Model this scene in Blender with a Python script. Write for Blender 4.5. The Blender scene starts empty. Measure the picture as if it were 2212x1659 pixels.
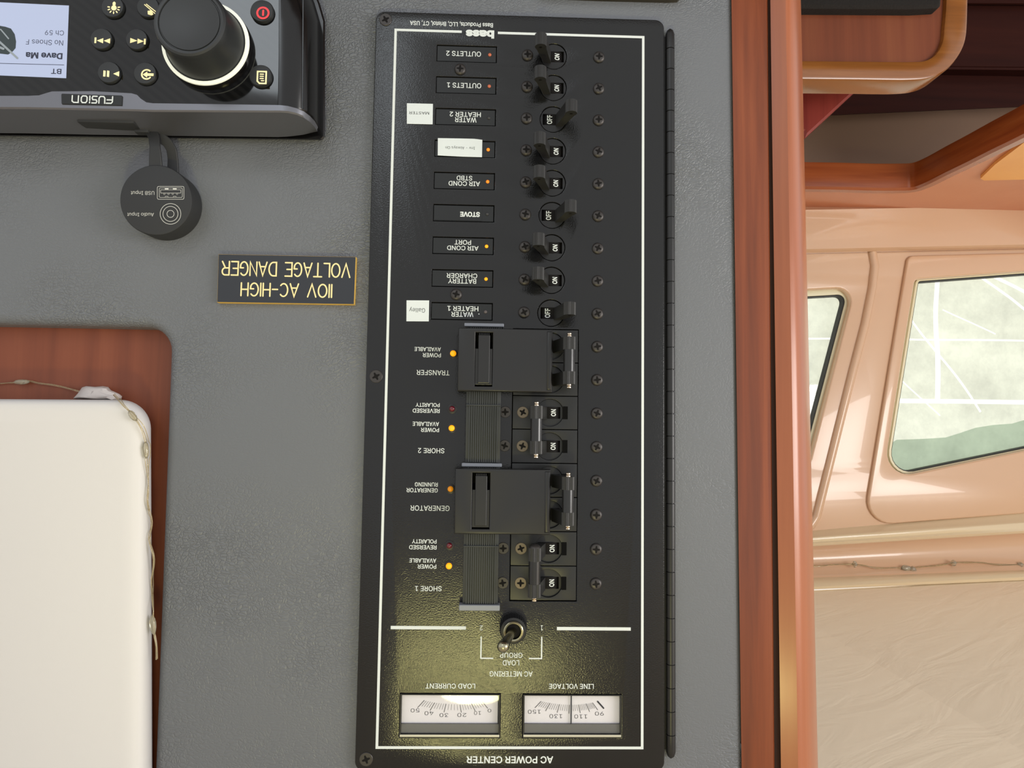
import bpy, bmesh, math, random
from mathutils import Vector, Matrix
from mathutils.geometry import delaunay_2d_cdt

# ------------------------------------------------------------------ camera
# The photograph was taken with the phone upside down: world +Z is the photo's "down".
# World X = photo right, world Y = out of the dashboard towards the viewer, world Z = up.
# u, v, w below are X, Z and Y in metres on the dashboard; v is counted from ZOFF.
sc = bpy.context.scene
ZOFF = 1.45
F, CX, CY = 1534.0, 1106.0, 829.5
CAM_UVW = Vector((-0.0598, 0.0688, 0.4026))
_r = Vector((-0.0683, -0.0287, 0.0151))


def _rodrigues(r):
    th = r.length
    return Matrix.Rotation(th, 3, r.normalized())


RM = _rodrigues(_r)          # rows: image right, image down, view direction in (u, v, -w)


def _toworld(d):             # direction (u, v, -w) -> world
    return Vector((d[0], -d[2], d[1]))


cam_data = bpy.data.cameras.new('camera')
cam = bpy.data.objects.new('camera', cam_data)
sc.collection.objects.link(cam)
cam_data.sensor_width = 36.0
cam_data.lens = F / 2212.0 * 36.0
cam_data.clip_start = 0.01
right, down, fwd = _toworld(RM[0]), _toworld(RM[1]), _toworld(RM[2])
cm = Matrix.Identity(4)
for i in range(3):
    cm[i][0], cm[i][1], cm[i][2] = right[i], -down[i], -fwd[i]
cm[0][3], cm[1][3], cm[2][3] = CAM_UVW[0], CAM_UVW[2], CAM_UVW[1] + ZOFF
cam.matrix_world = cm
sc.camera = cam

# ------------------------------------------------------------------ light
sc.view_settings.view_transform = 'Standard'
sc.view_settings.look = 'None'
sc.view_settings.exposure = 0.0
sc.view_settings.gamma = 1.0
sc.view_settings.use_curve_mapping = False
world = bpy.data.worlds.new('daylight')
sc.world = world
world.use_nodes = True
bg = world.node_tree.nodes['Background']
bg.inputs[0].default_value = (0.98, 0.99, 1.0, 1)
bg.inputs[1].default_value = 0.85


def area_light(name, uvw, target, size, size_y, power, color, shape='RECTANGLE'):
    d = bpy.data.lights.new(name, 'AREA')
    d.shape = shape
    d.size = size
    if shape in ('RECTANGLE', 'ELLIPSE'):
        d.size_y = size_y
    d.energy = power
    d.color = color
    o = bpy.data.objects.new(name, d)
    sc.collection.objects.link(o)
    p = Vector((uvw[0], uvw[2], uvw[1] + ZOFF))
    t = Vector((target[0], target[2], target[1] + ZOFF))
    o.location = p
    o.rotation_euler = (t - p).to_track_quat('-Z', 'Y').to_euler()
    return o


# the round ceiling lamp over the helm, an added side fill and the daylight of the open companionway
area_light('ceiling_lamp', (-0.076, 0.370, 0.447), (-0.076, -1.0, 0.447), 0.075, 0.075, 1.25, (1.0, 0.93, 0.36), 'DISK')
area_light('side_fill_light', (1.35, 0.05, 0.75), (0.0, 0.25, -0.45), 0.9, 0.45, 14.0, (1.0, 0.97, 0.94))  # unseen source, added for soft direction and aimed to lift the ceiling
area_light('companionway_daylight', (-0.57, -0.83, 1.25), (-0.17, -0.2, 0.03), 0.33, 0.24, 1.3, (0.86, 0.94, 1.0))
sun = bpy.data.lights.new('sun', 'SUN')
sun.energy = 4.2
sun.angle = 0.01
suno = bpy.data.objects.new('sun', sun)
sc.collection.objects.link(suno)
suno.rotation_euler = Vector((-0.25, 0.75, -0.62)).to_track_quat('-Z', 'Y').to_euler()


# ------------------------------------------------------------------ pixel -> place
def ray(px, py):
    d = Vector(((px - CX) / F, (py - CY) / F, 1.0))
    return RM.transposed() @ d          # (u, v, -w)


def uv(px, py, w=0.0):
    """(u, v) of the photo's point px, py on the plane w."""
    d = ray(px, py)
    t = (w - CAM_UVW[2]) / (-d[2])
    return (CAM_UVW[0] + d[0] * t, CAM_UVW[1] + d[1] * t)


def at(px, py, w=0.0):
    a = uv(px, py, w)
    return Vector((a[0], w, a[1] + ZOFF))


def at_v(px, py, v):
    """the photo's point on the level plane v."""
    d = ray(px, py)
    t = (v - CAM_UVW[1]) / d[1]
    return Vector((CAM_UVW[0] + d[0] * t, CAM_UVW[2] - d[2] * t, v + ZOFF))


def P(u, v, w):
    return Vector((u, w, v + ZOFF))


# ------------------------------------------------------------------ materials
def new_mat(name):
    m = bpy.data.materials.new(name)
    m.use_nodes = True
    nt = m.node_tree
    return m, nt, nt.nodes['Principled BSDF']


def srgb(r, g, b):
    f = lambda c: (c / 255 / 12.92) if c / 255 <= 0.04045 else ((c / 255 + 0.055) / 1.055) ** 2.4
    return (f(r), f(g), f(b), 1)


def plain(name, col, rough=0.5, metal=0.0, spec=0.5, emit=None, estr=0.0, coat=0.0):
    m, nt, b = new_mat(name)
    b.inputs['Base Color'].default_value = col
    b.inputs['Roughness'].default_value = rough
    b.inputs['Metallic'].default_value = metal
    b.inputs['Specular IOR Level'].default_value = spec
    b.inputs['Coat Weight'].default_value = coat
    if emit:
        b.inputs['Emission Color'].default_value = emit
        b.inputs['Emission Strength'].default_value = estr
    return m


def N(nt, kind, **kw):
    n = nt.nodes.new(kind)
    for k, v in kw.items():
        if k in n.inputs:
            n.inputs[k].default_value = v
        else:
            setattr(n, k, v)
    return n


def coords(nt, scale=(1, 1, 1), rot=(0, 0, 0)):
    tc = N(nt, 'ShaderNodeTexCoord')
    geo = N(nt, 'ShaderNodeNewGeometry')
    mp = N(nt, 'ShaderNodeMapping')
    mp.inputs['Scale'].default_value = scale
    mp.inputs['Rotation'].default_value = rot
    nt.links.new(geo.outputs['Position'], mp.inputs['Vector'])
    return mp.outputs['Vector']


def ramp(nt, fac, stops):
    r = N(nt, 'ShaderNodeValToRGB')
    e = r.color_ramp.elements
    while len(e) < len(stops):
        e.new(0.5)
    for el, (p, c) in zip(e, stops):
        el.position = p
        el.color = c
    nt.links.new(fac, r.inputs[0])
    return r.outputs[0]


def bump(nt, b, height, strength, dist):
    bm = N(nt, 'ShaderNodeBump')
    bm.inputs['Strength'].default_value = strength
    bm.inputs['Distance'].default_value = dist
    nt.links.new(height, bm.inputs['Height'])
    nt.links.new(bm.outputs[0], b.inputs['Normal'])
    return bm


def wood(name, dark, mid, light, axis='Z', rough=0.32, coat=0.35, freq=1.0):
    m, nt, b = new_mat(name)
    s = {'Z': (170, 170, 6), 'X': (10, 10, 170)}[axis]
    v = coords(nt, tuple(x * freq for x in s))
    n1 = N(nt, 'ShaderNodeTexNoise', Scale=1.0, Detail=6.0, Roughness=0.6, Distortion=0.4)
    nt.links.new(v, n1.inputs['Vector'])
    s2 = {'Z': (28, 28, 2.5), 'X': (2.5, 2.5, 28)}[axis]
    v2 = coords(nt, tuple(x * freq for x in s2))
    n2 = N(nt, 'ShaderNodeTexNoise', Scale=1.0, Detail=3.0, Distortion=1.2)
    nt.links.new(v2, n2.inputs['Vector'])
    mx = N(nt, 'ShaderNodeMix', data_type='FLOAT')
    mx.inputs[0].default_value = 0.5
    nt.links.new(n1.outputs[0], mx.inputs[2])
    nt.links.new(n2.outputs[0], mx.inputs[3])
    nt.links.new(ramp(nt, mx.outputs[0], [(0.3, dark), (0.5, mid), (0.72, light)]), b.inputs['Base Color'])
    b.inputs['Roughness'].default_value = rough
    b.inputs['Coat Weight'].default_value = coat
    b.inputs['Coat Roughness'].default_value = 0.2
    bump(nt, b, n1.outputs[0], 0.06, 0.0005)
    return m


M = {}
FONT = None
try:            # Blender's own interface font; the built-in one where it is missing
    import os
    FONT = bpy.data.fonts.load(os.path.join(bpy.utils.system_resource('DATAFILES'), 'fonts', 'Inter.woff2'))
except Exception:
    FONT = None


def build_materials():
    # grey grained vinyl of the dashboard
    m, nt, b = new_mat('grey_vinyl')
    b.inputs['Base Color'].default_value = srgb(108, 111, 116)
    b.inputs['Roughness'].default_value = 0.42
    v = coords(nt, (1, 1, 1))
    dn = N(nt, 'ShaderNodeTexNoise', Scale=60.0, Detail=3.0)
    nt.links.new(v, dn.inputs['Vector'])
    add = N(nt, 'ShaderNodeVectorMath', operation='MULTIPLY_ADD')
    nt.links.new(dn.outputs['Color'], add.inputs[0])
    add.inputs[1].default_value = (0.012, 0.012, 0.012)
    mp = N(nt, 'ShaderNodeMapping')
    mp.inputs['Rotation'].default_value = (0, 0.25, 0)
    mp.inputs['Scale'].default_value = (0.75, 1, 1.25)
    nt.links.new(v, mp.inputs['Vector'])
    nt.links.new(mp.outputs[0], add.inputs[2])
    v1 = N(nt, 'ShaderNodeTexVoronoi', feature='DISTANCE_TO_EDGE', Scale=470.0)
    v2 = N(nt, 'ShaderNodeTexVoronoi', feature='DISTANCE_TO_EDGE', Scale=170.0)
    nt.links.new(add.outputs[0], v1.inputs['Vector'])
    nt.links.new(add.outputs[0], v2.inputs['Vector'])
    r1 = ramp(nt, v1.outputs[0], [(0.0, (0, 0, 0, 1)), (0.16, (1, 1, 1, 1))])
    r2 = ramp(nt, v2.outputs[0], [(0.0, (0, 0, 0, 1)), (0.07, (1, 1, 1, 1))])
    mul = N(nt, 'ShaderNodeMix', data_type='RGBA', blend_type='MULTIPLY')
    mul.inputs[0].default_value = 0.7
    nt.links.new(r1, mul.inputs[6])
    nt.links.new(r2, mul.inputs[7])
    fine = N(nt, 'ShaderNodeTexNoise', Scale=900.0, Detail=4.0)
    nt.links.new(v, fine.inputs['Vector'])
    ad = N(nt, 'ShaderNodeMix', data_type='RGBA', blend_type='ADD')
    ad.inputs[0].default_value = 0.35
    nt.links.new(mul.outputs[2], ad.inputs[6])
    nt.links.new(fine.outputs[0], ad.inputs[7])
    bm = bump(nt, b, ad.outputs[2], 0.28, 0.0006)
    # the hide's grain is stronger in some places than in others
    big = N(nt, 'ShaderNodeTexNoise', Scale=9.0, Detail=2.0)
    nt.links.new(v, big.inputs['Vector'])
    mr = N(nt, 'ShaderNodeMapRange')
    mr.inputs['From Min'].default_value = 0.40
    mr.inputs['From Max'].default_value = 0.62
    mr.inputs['To Min'].default_value = 0.12
    mr.inputs['To Max'].default_value = 0.55
    nt.links.new(big.outputs[0], mr.inputs['Value'])
    nt.links.new(mr.outputs[0], bm.inputs['Strength'])
    M['vinyl'] = m

    # black textured powder coat of the panel
    m, nt, b = new_mat('black_powder_coat')
    b.inputs['Base Color'].default_value = srgb(18, 18, 18)
    b.inputs['Roughness'].default_value = 0.17
    b.inputs['Specular IOR Level'].default_value = 0.5
    v = coords(nt)
    n1 = N(nt, 'ShaderNodeTexNoise', Scale=1300.0, Detail=2.5, Roughness=0.55)
    nt.links.new(v, n1.inputs['Vector'])
    bump(nt, b, n1.outputs[0], 0.29, 0.0004)
    M['panel'] = m

    M['black'] = plain('black_plastic', srgb(22, 22, 23), 0.42)
    M['module'] = plain('black_breaker_plastic', srgb(27, 28, 28), 0.4)
    M['toggle'] = plain('worn_black_toggle_plastic', srgb(40, 40, 40), 0.45)
    M['cover'] = plain('satin_black_cover', srgb(28, 28, 29), 0.36)
    M['glosstie'] = plain('smooth_black_tie', srgb(34, 34, 35), 0.2)
    M['rail'] = plain('worn_black_rail', srgb(50, 53, 54), 0.5)
    M['railtip'] = plain('grey_rail_stop', srgb(132, 136, 144), 0.4)
    M['void'] = plain('dark_opening', (0.003, 0.003, 0.003, 1), 0.8, spec=0.1)
    M['plate'] = plain('label_strip', srgb(19, 21, 21), 0.35)
    M['white'] = plain('white_print', srgb(222, 228, 226), 0.6)
    M['paper'] = plain('white_paper', srgb(222, 229, 230), 0.7)
    M['ink'] = plain('dark_print', srgb(40, 42, 50), 0.7)
    M['screw'] = plain('black_oxide_screw', srgb(70, 67, 66), 0.42, 0.6)
    M['tanscrew'] = plain('worn_plated_screw', srgb(116, 106, 92), 0.42, 0.6)
    M['recess'] = plain('screw_recess', (0.006, 0.005, 0.005, 1), 0.7, spec=0.2)
    M['brass'] = plain('pin_metal', srgb(205, 190, 170), 0.25, 1.0)
    M['chrome'] = plain('aged_nickel', srgb(170, 165, 140), 0.24, 1.0)
    M['amber'] = plain('amber_lamp', srgb(250, 160, 20), 0.4, emit=srgb(255, 150, 12), estr=1.0)
    M['orange'] = plain('orange_lamp', srgb(240, 130, 30), 0.4, emit=srgb(255, 128, 20), estr=0.75)
    M['dimorange'] = plain('faint_orange_lamp', srgb(190, 104, 74), 0.5, emit=srgb(190, 90, 50), estr=0.15)
    M['offlamp'] = plain('unlit_lamp', srgb(92, 84, 84), 0.5)
    M['darklamp'] = plain('unlit_dark_lamp', srgb(52, 52, 54), 0.5)
    M['red'] = plain('unlit_red_lamp', srgb(96, 12, 26), 0.2, coat=0.5)
    M['dial'] = plain('dial_card', srgb(222, 219, 224), 0.6)
    M['visor'] = plain('grey_meter_hood', srgb(98, 98, 98), 0.5)
    M['lip'] = plain('lamplit_plastic_edge', srgb(196, 192, 172), 0.25)
    M['gold'] = plain('yellow_engraving_core', srgb(228, 184, 84), 0.55)
    M['goldtext'] = plain('cream_engraving', srgb(255, 234, 172), 0.6)
    M['navy'] = plain('dark_navy_plastic', srgb(42, 45, 52), 0.38)
    M['rubber'] = plain('black_rubber', srgb(40, 41, 43), 0.55)
    M['stereo'] = plain('gloss_black_housing', srgb(14, 13, 14), 0.22)
    M['bezel'] = plain('gunmetal_trim', srgb(120, 121, 128), 0.34, 0.7)
    M['knob'] = plain('soft_black_knob', srgb(38, 40, 42), 0.4)
    M['ringlight'] = plain('white_ring', srgb(236, 240, 226), 0.4, emit=(1, 1, 0.92, 1), estr=0.25)
    M['icon'] = plain('cream_icon', srgb(248, 232, 176), 0.5, emit=srgb(250, 232, 170), estr=0.35)
    M['redicon'] = plain('red_icon', srgb(226, 60, 66), 0.5, emit=srgb(226, 50, 58), estr=0.5)
    M['button'] = plain('rubber_button', srgb(36, 38, 40), 0.45)
    M['screen'] = plain('lit_display', srgb(120, 130, 150), 0.3, emit=srgb(188, 196, 226), estr=0.62)
    M['screenink'] = plain('display_text', srgb(40, 44, 66), 0.4)
    M['artdark'] = plain('dark_cover_art', srgb(46, 58, 62), 0.4)
    M['artlight'] = plain('pale_cover_art', srgb(150, 160, 170), 0.4)

    # glossy display glass with a faint slanting line pattern
    m, nt, b = new_mat('black_display_glass')
    b.inputs['Roughness'].default_value = 0.06
    v = coords(nt, (1, 1, 1), (0, math.radians(38), 0))
    wv = N(nt, 'ShaderNodeTexWave', bands_direction='Z', Scale=75.0, Distortion=0.4)
    nt.links.new(v, wv.inputs['Vector'])
    nt.links.new(ramp(nt, wv.outputs[1], [(0.3, srgb(5, 5, 6)), (0.7, srgb(15, 15, 16))]), b.inputs['Base Color'])
    M['glassblack'] = m

    # woods
    M['teak'] = wood('varnished_teak', srgb(90, 42, 18), srgb(124, 60, 28), srgb(152, 80, 42), coat=0.15)
    M['teakround'] = wood('smooth_varnished_teak', srgb(146, 78, 42), srgb(164, 92, 54), srgb(176, 104, 62), rough=0.32, coat=0.35, freq=0.6)
    M['teakx'] = wood('varnished_rail_teak', srgb(128, 56, 22), srgb(158, 80, 36), srgb(186, 106, 54), 'X', 0.26, 0.7, 0.5)
    M['teakgold'] = wood('golden_varnished_teak', srgb(120, 70, 24), srgb(146, 88, 34), srgb(170, 112, 54), 'X', 0.22, 0.9, 0.5)
    M['teakpanel'] = wood('red_teak_veneer', srgb(102, 48, 24), srgb(124, 62, 34), srgb(140, 78, 44), 'Z', 0.5, 0.0, 0.35)
    M['teakrecess'] = wood('flat_teak_veneer', srgb(100, 46, 24), srgb(124, 62, 36), srgb(140, 76, 48), 'Z', 0.5, 0.0, 0.6)
    M['teakdark'] = wood('dark_shaded_mahogany', srgb(40, 14, 10), srgb(52, 20, 14), srgb(62, 26, 18), 'X', 0.65, 0.0, 0.4)
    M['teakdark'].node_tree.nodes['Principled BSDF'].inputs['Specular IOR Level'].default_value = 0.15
    M['teakledge'] = wood('pale_teak_ledge', srgb(186, 112, 76), srgb(202, 130, 94), srgb(212, 144, 108), 'X', 0.35, 0.3, 0.4)
    M['teaksunlit'] = wood('sunlit_orange_wood', srgb(232, 158, 76), srgb(244, 176, 92), srgb(250, 192, 112), 'X', 0.4, 0.1, 0.5)  # brighter orange stands in for sun falling on the ledge
    M['redwood'] = wood('red_mahogany', srgb(118, 40, 34), srgb(146, 58, 48), srgb(160, 72, 60), 'Z', 0.4, 0.2, 0.3)
    M['sole'] = wood('dark_teak_sole', srgb(70, 50, 38), srgb(84, 62, 48), srgb(96, 72, 56), 'Z', 0.6, 0.0, 0.1)
    M['groove'] = plain('dark_joint', srgb(58, 32, 20), 0.6)

    M['gelcoat'] = plain('tan_gelcoat', srgb(218, 181, 148), 0.22, coat=0.4)
    M['cream'] = plain('cream_gelcoat', srgb(226, 206, 170), 0.25, coat=0.3)
    M['tanlining'] = plain('tan_lining', srgb(162, 132, 110), 0.8)
    M['gasket'] = plain('black_gasket', srgb(24, 22, 26), 0.6)
    M['frameivory'] = plain('ivory_window_frame', srgb(228, 222, 188), 0.35)

    # headliner
    m, nt, b = new_mat('cream_headliner')
    b.inputs['Base Color'].default_value = srgb(253, 238, 212)
    b.inputs['Roughness'].default_value = 0.55
    v = coords(nt, (1, 1, 1), (0, 0, math.radians(35)))
    mp = N(nt, 'ShaderNodeMapping')
    mp.inputs['Scale'].default_value = (6, 22, 1)
    nt.links.new(v, mp.inputs['Vector'])
    n1 = N(nt, 'ShaderNodeTexNoise', Scale=1.0, Detail=4.0, Distortion=1.0)
    nt.links.new(mp.outputs[0], n1.inputs['Vector'])
    bump(nt, b, n1.outputs[0], 0.2, 0.010)
    M['headliner'] = m

    # white padded cover
    m, nt, b = new_mat('white_cover_plastic')
    b.inputs['Base Color'].default_value = srgb(220, 217, 216)
    b.inputs['Roughness'].default_value = 0.6
    v = coords(nt)
    n1 = N(nt, 'ShaderNodeTexNoise', Scale=1500.0, Detail=2.0)
    nt.links.new(v, n1.inputs['Vector'])
    bump(nt, b, n1.outputs[0], 0.05, 0.0003)
    M['pad'] = m
    M['putty'] = plain('white_putty', srgb(206, 198, 194), 0.5)
    M['wire'] = plain('clear_wire', srgb(226, 210, 172), 0.1)
    M['blob'] = plain('clear_resin_bead', srgb(232, 226, 204), 0.08)
    for k_ in ('wire', 'blob'):
        M[k_].node_tree.nodes['Principled BSDF'].inputs['Transmission Weight'].default_value = 0.75
    m, nt, b = new_mat('black_cushion_cloth')
    b.inputs['Base Color'].default_value = srgb(27, 23, 20)
    b.inputs['Roughness'].default_value = 0.9
    v = coords(nt)
    n1 = N(nt, 'ShaderNodeTexNoise', Scale=300.0, Detail=2.0)
    nt.links.new(v, n1.inputs['Vector'])
    bump(nt, b, n1.outputs[0], 0.5, 0.002)
    M['cushion'] = m
    M['brownmetal'] = plain('dark_bronze_edge', srgb(66, 60, 50), 0.4, 0.4)

    # clear plates: mostly transparent, mirror-like at the surface
    def clear(name, amount):
        m = bpy.data.materials.new(name)
        m.use_nodes = True
        nt = m.node_tree
        nt.nodes.remove(nt.nodes['Principled BSDF'])
        t = N(nt, 'ShaderNodeBsdfTransparent')
        g = N(nt, 'ShaderNodeBsdfGlossy')
        g.inputs['Roughness'].default_value = 0.03
        mx = N(nt, 'ShaderNodeMixShader')
        mx.inputs[0].default_value = amount
        nt.links.new(t.outputs[0], mx.inputs[1])
        nt.links.new(g.outputs[0], mx.inputs[2])
        nt.links.new(mx.outputs[0], nt.nodes['Material Output'].inputs[0])
        return m
    M['lens'] = clear('clear_meter_lens', 0.009)
    M['pane'] = clear('window_glass', 0.05)

    # sun screen cloth outside the windows: light comes through it
    def cloth(name, col, weave):
        m = bpy.data.materials.new(name)
        m.use_nodes = True
        nt = m.node_tree
        nt.nodes.remove(nt.nodes['Principled BSDF'])
        d = N(nt, 'ShaderNodeBsdfDiffuse')
        t = N(nt, 'ShaderNodeBsdfTranslucent')
        mx = N(nt, 'ShaderNodeMixShader')
        mx.inputs[0].default_value = 0.6
        if weave:
            v = coords(nt)
            n1 = N(nt, 'ShaderNodeTexNoise', Scale=11.0, Detail=10.0, Roughness=0.78)
            nt.links.new(v, n1.inputs['Vector'])
            c = ramp(nt, n1.outputs[0], [(0.3, tuple(x * 0.70 for x in col[:3]) + (1,)), (0.65, col)])
            nt.links.new(c, d.inputs[0])
            nt.links.new(c, t.inputs[0])
        else:
            d.inputs[0].default_value = col
            t.inputs[0].default_value = col
        nt.links.new(d.outputs[0], mx.inputs[1])
        nt.links.new(t.outputs[0], mx.inputs[2])
        nt.links.new(mx.outputs[0], nt.nodes['Material Output'].inputs[0])
        return m
    M['mesh'] = cloth('pale_screen_cloth', srgb(222, 226, 206), True)
    M['web'] = cloth('white_webbing', srgb(252, 252, 244), False)
    M['greencloth'] = cloth('green_hem_cloth', srgb(166, 182, 156), True)


build_materials()

# ------------------------------------------------------------------ mesh helpers
WO = {}          # object name -> world origin


def obj(name, bm, mats, parent=None, origin=None, smooth=None):
    """one mesh object from a bmesh in world coordinates."""
    if not isinstance(mats, (list, tuple)):
        mats = [mats]
    if origin is None:
        lo = Vector((1e9,) * 3)
        hi = Vector((-1e9,) * 3)
        for v in bm.verts:
            for i in range(3):
                lo[i] = min(lo[i], v.co[i])
                hi[i] = max(hi[i], v.co[i])
        origin = (lo + hi) / 2
    for v in bm.verts:
        v.co -= origin
    me = bpy.data.meshes.new(name)
    bm.to_mesh(me)
    bm.free()
    for m in mats:
        me.materials.append(M[m])
    o = bpy.data.objects.new(name, me)
    sc.collection.objects.link(o)
    place(o, origin, parent)
    if smooth is not None:
        for p in me.polygons:
            p.use_smooth = True
        me.set_sharp_from_angle(angle=math.radians(smooth))
    return o


def place(o, origin, parent):
    WO[o.name] = origin.copy()
    if parent is not None:
        o.parent = parent
        o.location = origin - WO[parent.name]
    else:
        o.location = origin


def empty(name, loc, label=None, cat=None, group=None):
    o = bpy.data.objects.new(name, None)
    o.empty_display_size = 0.02
    sc.collection.objects.link(o)
    o.location = loc
    WO[o.name] = loc.copy()
    tag(o, label, cat, group)
    return o


def tag(o, label=None, cat=None, group=None, kind=None):
    for k, v in (('label', label), ('category', cat), ('group', group), ('kind', kind)):
        if v:
            o[k] = v
    return o


def dup(o, delta, parent):
    """a copy of a part with copies of its sub-parts, moved by delta."""
    c = o.copy()
    sc.collection.objects.link(c)
    c.parent = None
    place(c, WO[o.name] + delta, parent)
    for ch in list(o.children):
        dup(ch, delta, c)
    return c


def quads(bm, loops, closed=True, cap0=False, cap1=False, mat=0):
    """skin between loops of points; returns the vertex rings."""
    rings = [[bm.verts.new(p) for p in l] for l in loops]
    n = len(rings[0])
    for a, b in zip(rings, rings[1:]):
        for i in range(n if closed else n - 1):
            j = (i + 1) % n
            f = bm.faces.new((a[i], a[j], b[j], b[i]))
            f.material_index = mat
    if cap0:
        f = bm.faces.new(list(reversed(rings[0])))
        f.material_index = mat
    if cap1:
        f = bm.faces.new(rings[-1])
        f.material_index = mat
    return rings


def fix(bm):
    bmesh.ops.recalc_face_normals(bm, faces=bm.faces)
    return bm


def box(bm, u0, u1, v0, v1, w0, w1, bev=0.0, seg=2, mat=0):
    b2 = bmesh.new()
    l = [P(u0, v0, w0), P(u1, v0, w0), P(u1, v1, w0), P(u0, v1, w0)]
    h = [P(u0, v0, w1), P(u1, v0, w1), P(u1, v1, w1), P(u0, v1, w1)]
    quads(b2, [l, h], cap0=True, cap1=True)
    if bev:
        bmesh.ops.bevel(b2, geom=list(b2.edges), offset=bev, segments=seg, affect='EDGES', profile=0.5)
    merge(bm, b2, mat)


def merge(bm, b2, mat=None):
    fix(b2)
    vm = {}
    for v in b2.verts:
        vm[v] = bm.verts.new(v.co)
    for f in b2.faces:
        try:
            nf = bm.faces.new([vm[v] for v in f.verts])
            nf.material_index = f.material_index if mat is None else mat
        except ValueError:
            pass
    b2.free()


def prism(bm, poly, w0, w1, cham=0.0, mat=0, topmat=None):
    """polygon of (u, v) raised from w0 to w1, its front edge chamfered."""
    b2 = bmesh.new()
    pts = list(poly)
    loops = [[P(u, v, w0) for u, v in pts]]
    if cham:
        c = inset(pts, cham)
        loops.append([P(u, v, w1 - cham) for u, v in pts])
        loops.append([P(u, v, w1) for u, v in c])
    else:
        loops.append([P(u, v, w1) for u, v in pts])
    r = quads(b2, loops, cap0=True, mat=mat)
    f = b2.faces.new(r[-1])
    f.material_index = mat if topmat is None else topmat
    merge(bm, b2, None)


def area2(pts):
    return sum(pts[i][0] * pts[(i + 1) % len(pts)][1] - pts[(i + 1) % len(pts)][0] * pts[i][1] for i in range(len(pts)))


def inset(pts, d):
    s = 1 if area2(pts) > 0 else -1
    out = []
    n = len(pts)
    for i in range(n):
        p0, p1, p2 = Vector(pts[i - 1]), Vector(pts[i]), Vector(pts[(i + 1) % n])
        e1, e2 = (p1 - p0).normalized(), (p2 - p1).normalized()
        n1, n2 = Vector((-e1[1], e1[0])) * s, Vector((-e2[1], e2[0])) * s
        b = (n1 + n2)
        if b.length < 1e-6:
            b = n1
        b.normalize()
        k = d / max(0.35, b.dot(n1))
        out.append(tuple(p1 + b * k))
    return out


def round_poly(pts, rad, seg=6):
    """polygon with rounded corners; rad one number or one per corner."""
    n = len(pts)
    rads = rad if isinstance(rad, (list, tuple)) else [rad] * n
    out = []
    for i in range(n):
        p0, p1, p2 = Vector(pts[i - 1]), Vector(pts[i]), Vector(pts[(i + 1) % n])
        r = rads[i]
        if r <= 0:
            out.append(tuple(p1))
            continue
        a, b = (p0 - p1), (p2 - p1)
        la, lb = a.length, b.length
        a.normalize()
        b.normalize()
        ang = math.acos(max(-1, min(1, a.dot(b))))
        t = min(r / math.tan(ang / 2), la * 0.49, lb * 0.49)
        r = t * math.tan(ang / 2)
        c = p1 + (a + b).normalized() * (r / math.sin(ang / 2))
        s, e = p1 + a * t, p1 + b * t
        a0 = math.atan2(s[1] - c[1], s[0] - c[0])
        a1 = math.atan2(e[1] - c[1], e[0] - c[0])
        d = (a1 - a0 + math.pi) % (2 * math.pi) - math.pi
        for k in range(seg + 1):
            q = a0 + d * k / seg
            out.append((c[0] + r * math.cos(q), c[1] + r * math.sin(q)))
    return out


def rect(u0, u1, v0, v1):
    return [(u0, v0), (u1, v0), (u1, v1), (u0, v1)]


def circle(cu, cv, r, n=32):
    return [(cu + r * math.cos(2 * math.pi * i / n), cv + r * math.sin(2 * math.pi * i / n)) for i in range(n)]


def holed(bm, outer, holes, w0, w1, bev=0.0, mat=0):
    """a flat plate with openings, from w0 to w1."""
    cu = bpy.data.curves.new('tmp', 'CURVE')
    cu.dimensions = '2D'
    cu.fill_mode = 'BOTH'
    cu.extrude = (w1 - w0) / 2 - bev
    cu.bevel_depth = bev
    cu.bevel_resolution = 2
    for poly in [outer] + holes:
        s = cu.splines.new('POLY')
        s.points.add(len(poly) - 1)
        for p, (a, b) in zip(s.points, poly):
            p.co = (a, b, 0, 1)
        s.use_cyclic_u = True
    cu.offset = -bev
    o = bpy.data.objects.new('tmp', cu)
    sc.collection.objects.link(o)
    dg = bpy.context.evaluated_depsgraph_get()
    me = bpy.data.meshes.new_from_object(o.evaluated_get(dg))
    b2 = bmesh.new()
    b2.from_mesh(me)
    bmesh.ops.remove_doubles(b2, verts=b2.verts, dist=1e-6)
    mid = (w0 + w1) / 2
    for v in b2.verts:
        v.co = P(v.co.x, v.co.y, mid + v.co.z)
    merge(bm, b2, mat)
    bpy.data.objects.remove(o)
    bpy.data.curves.remove(cu)
    bpy.data.meshes.remove(me)


def lathe(bm, c, axis, prof, n=32, mat=0, cap0=True, cap1=True, rib=0.0, phase=0.0):
    """turned shape: prof is a list of (radius, distance along the axis)."""
    b2 = bmesh.new()
    a = axis.normalized()
    e = Vector((1, 0, 0)) if abs(a.x) < 0.9 else Vector((0, 0, 1))
    x = a.cross(e).normalized()
    y = a.cross(x)
    loops = []
    for r, h in prof:
        l = []
        for i in range(n):
            rr = r * (1 - rib * (i % 2))
            t = 2 * math.pi * i / n + phase
            l.append(c + a * h + (x * math.cos(t) + y * math.sin(t)) * rr)
        loops.append(l)
    quads(b2, loops, cap0=cap0, cap1=cap1, mat=mat)
    merge(bm, b2, None)


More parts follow.
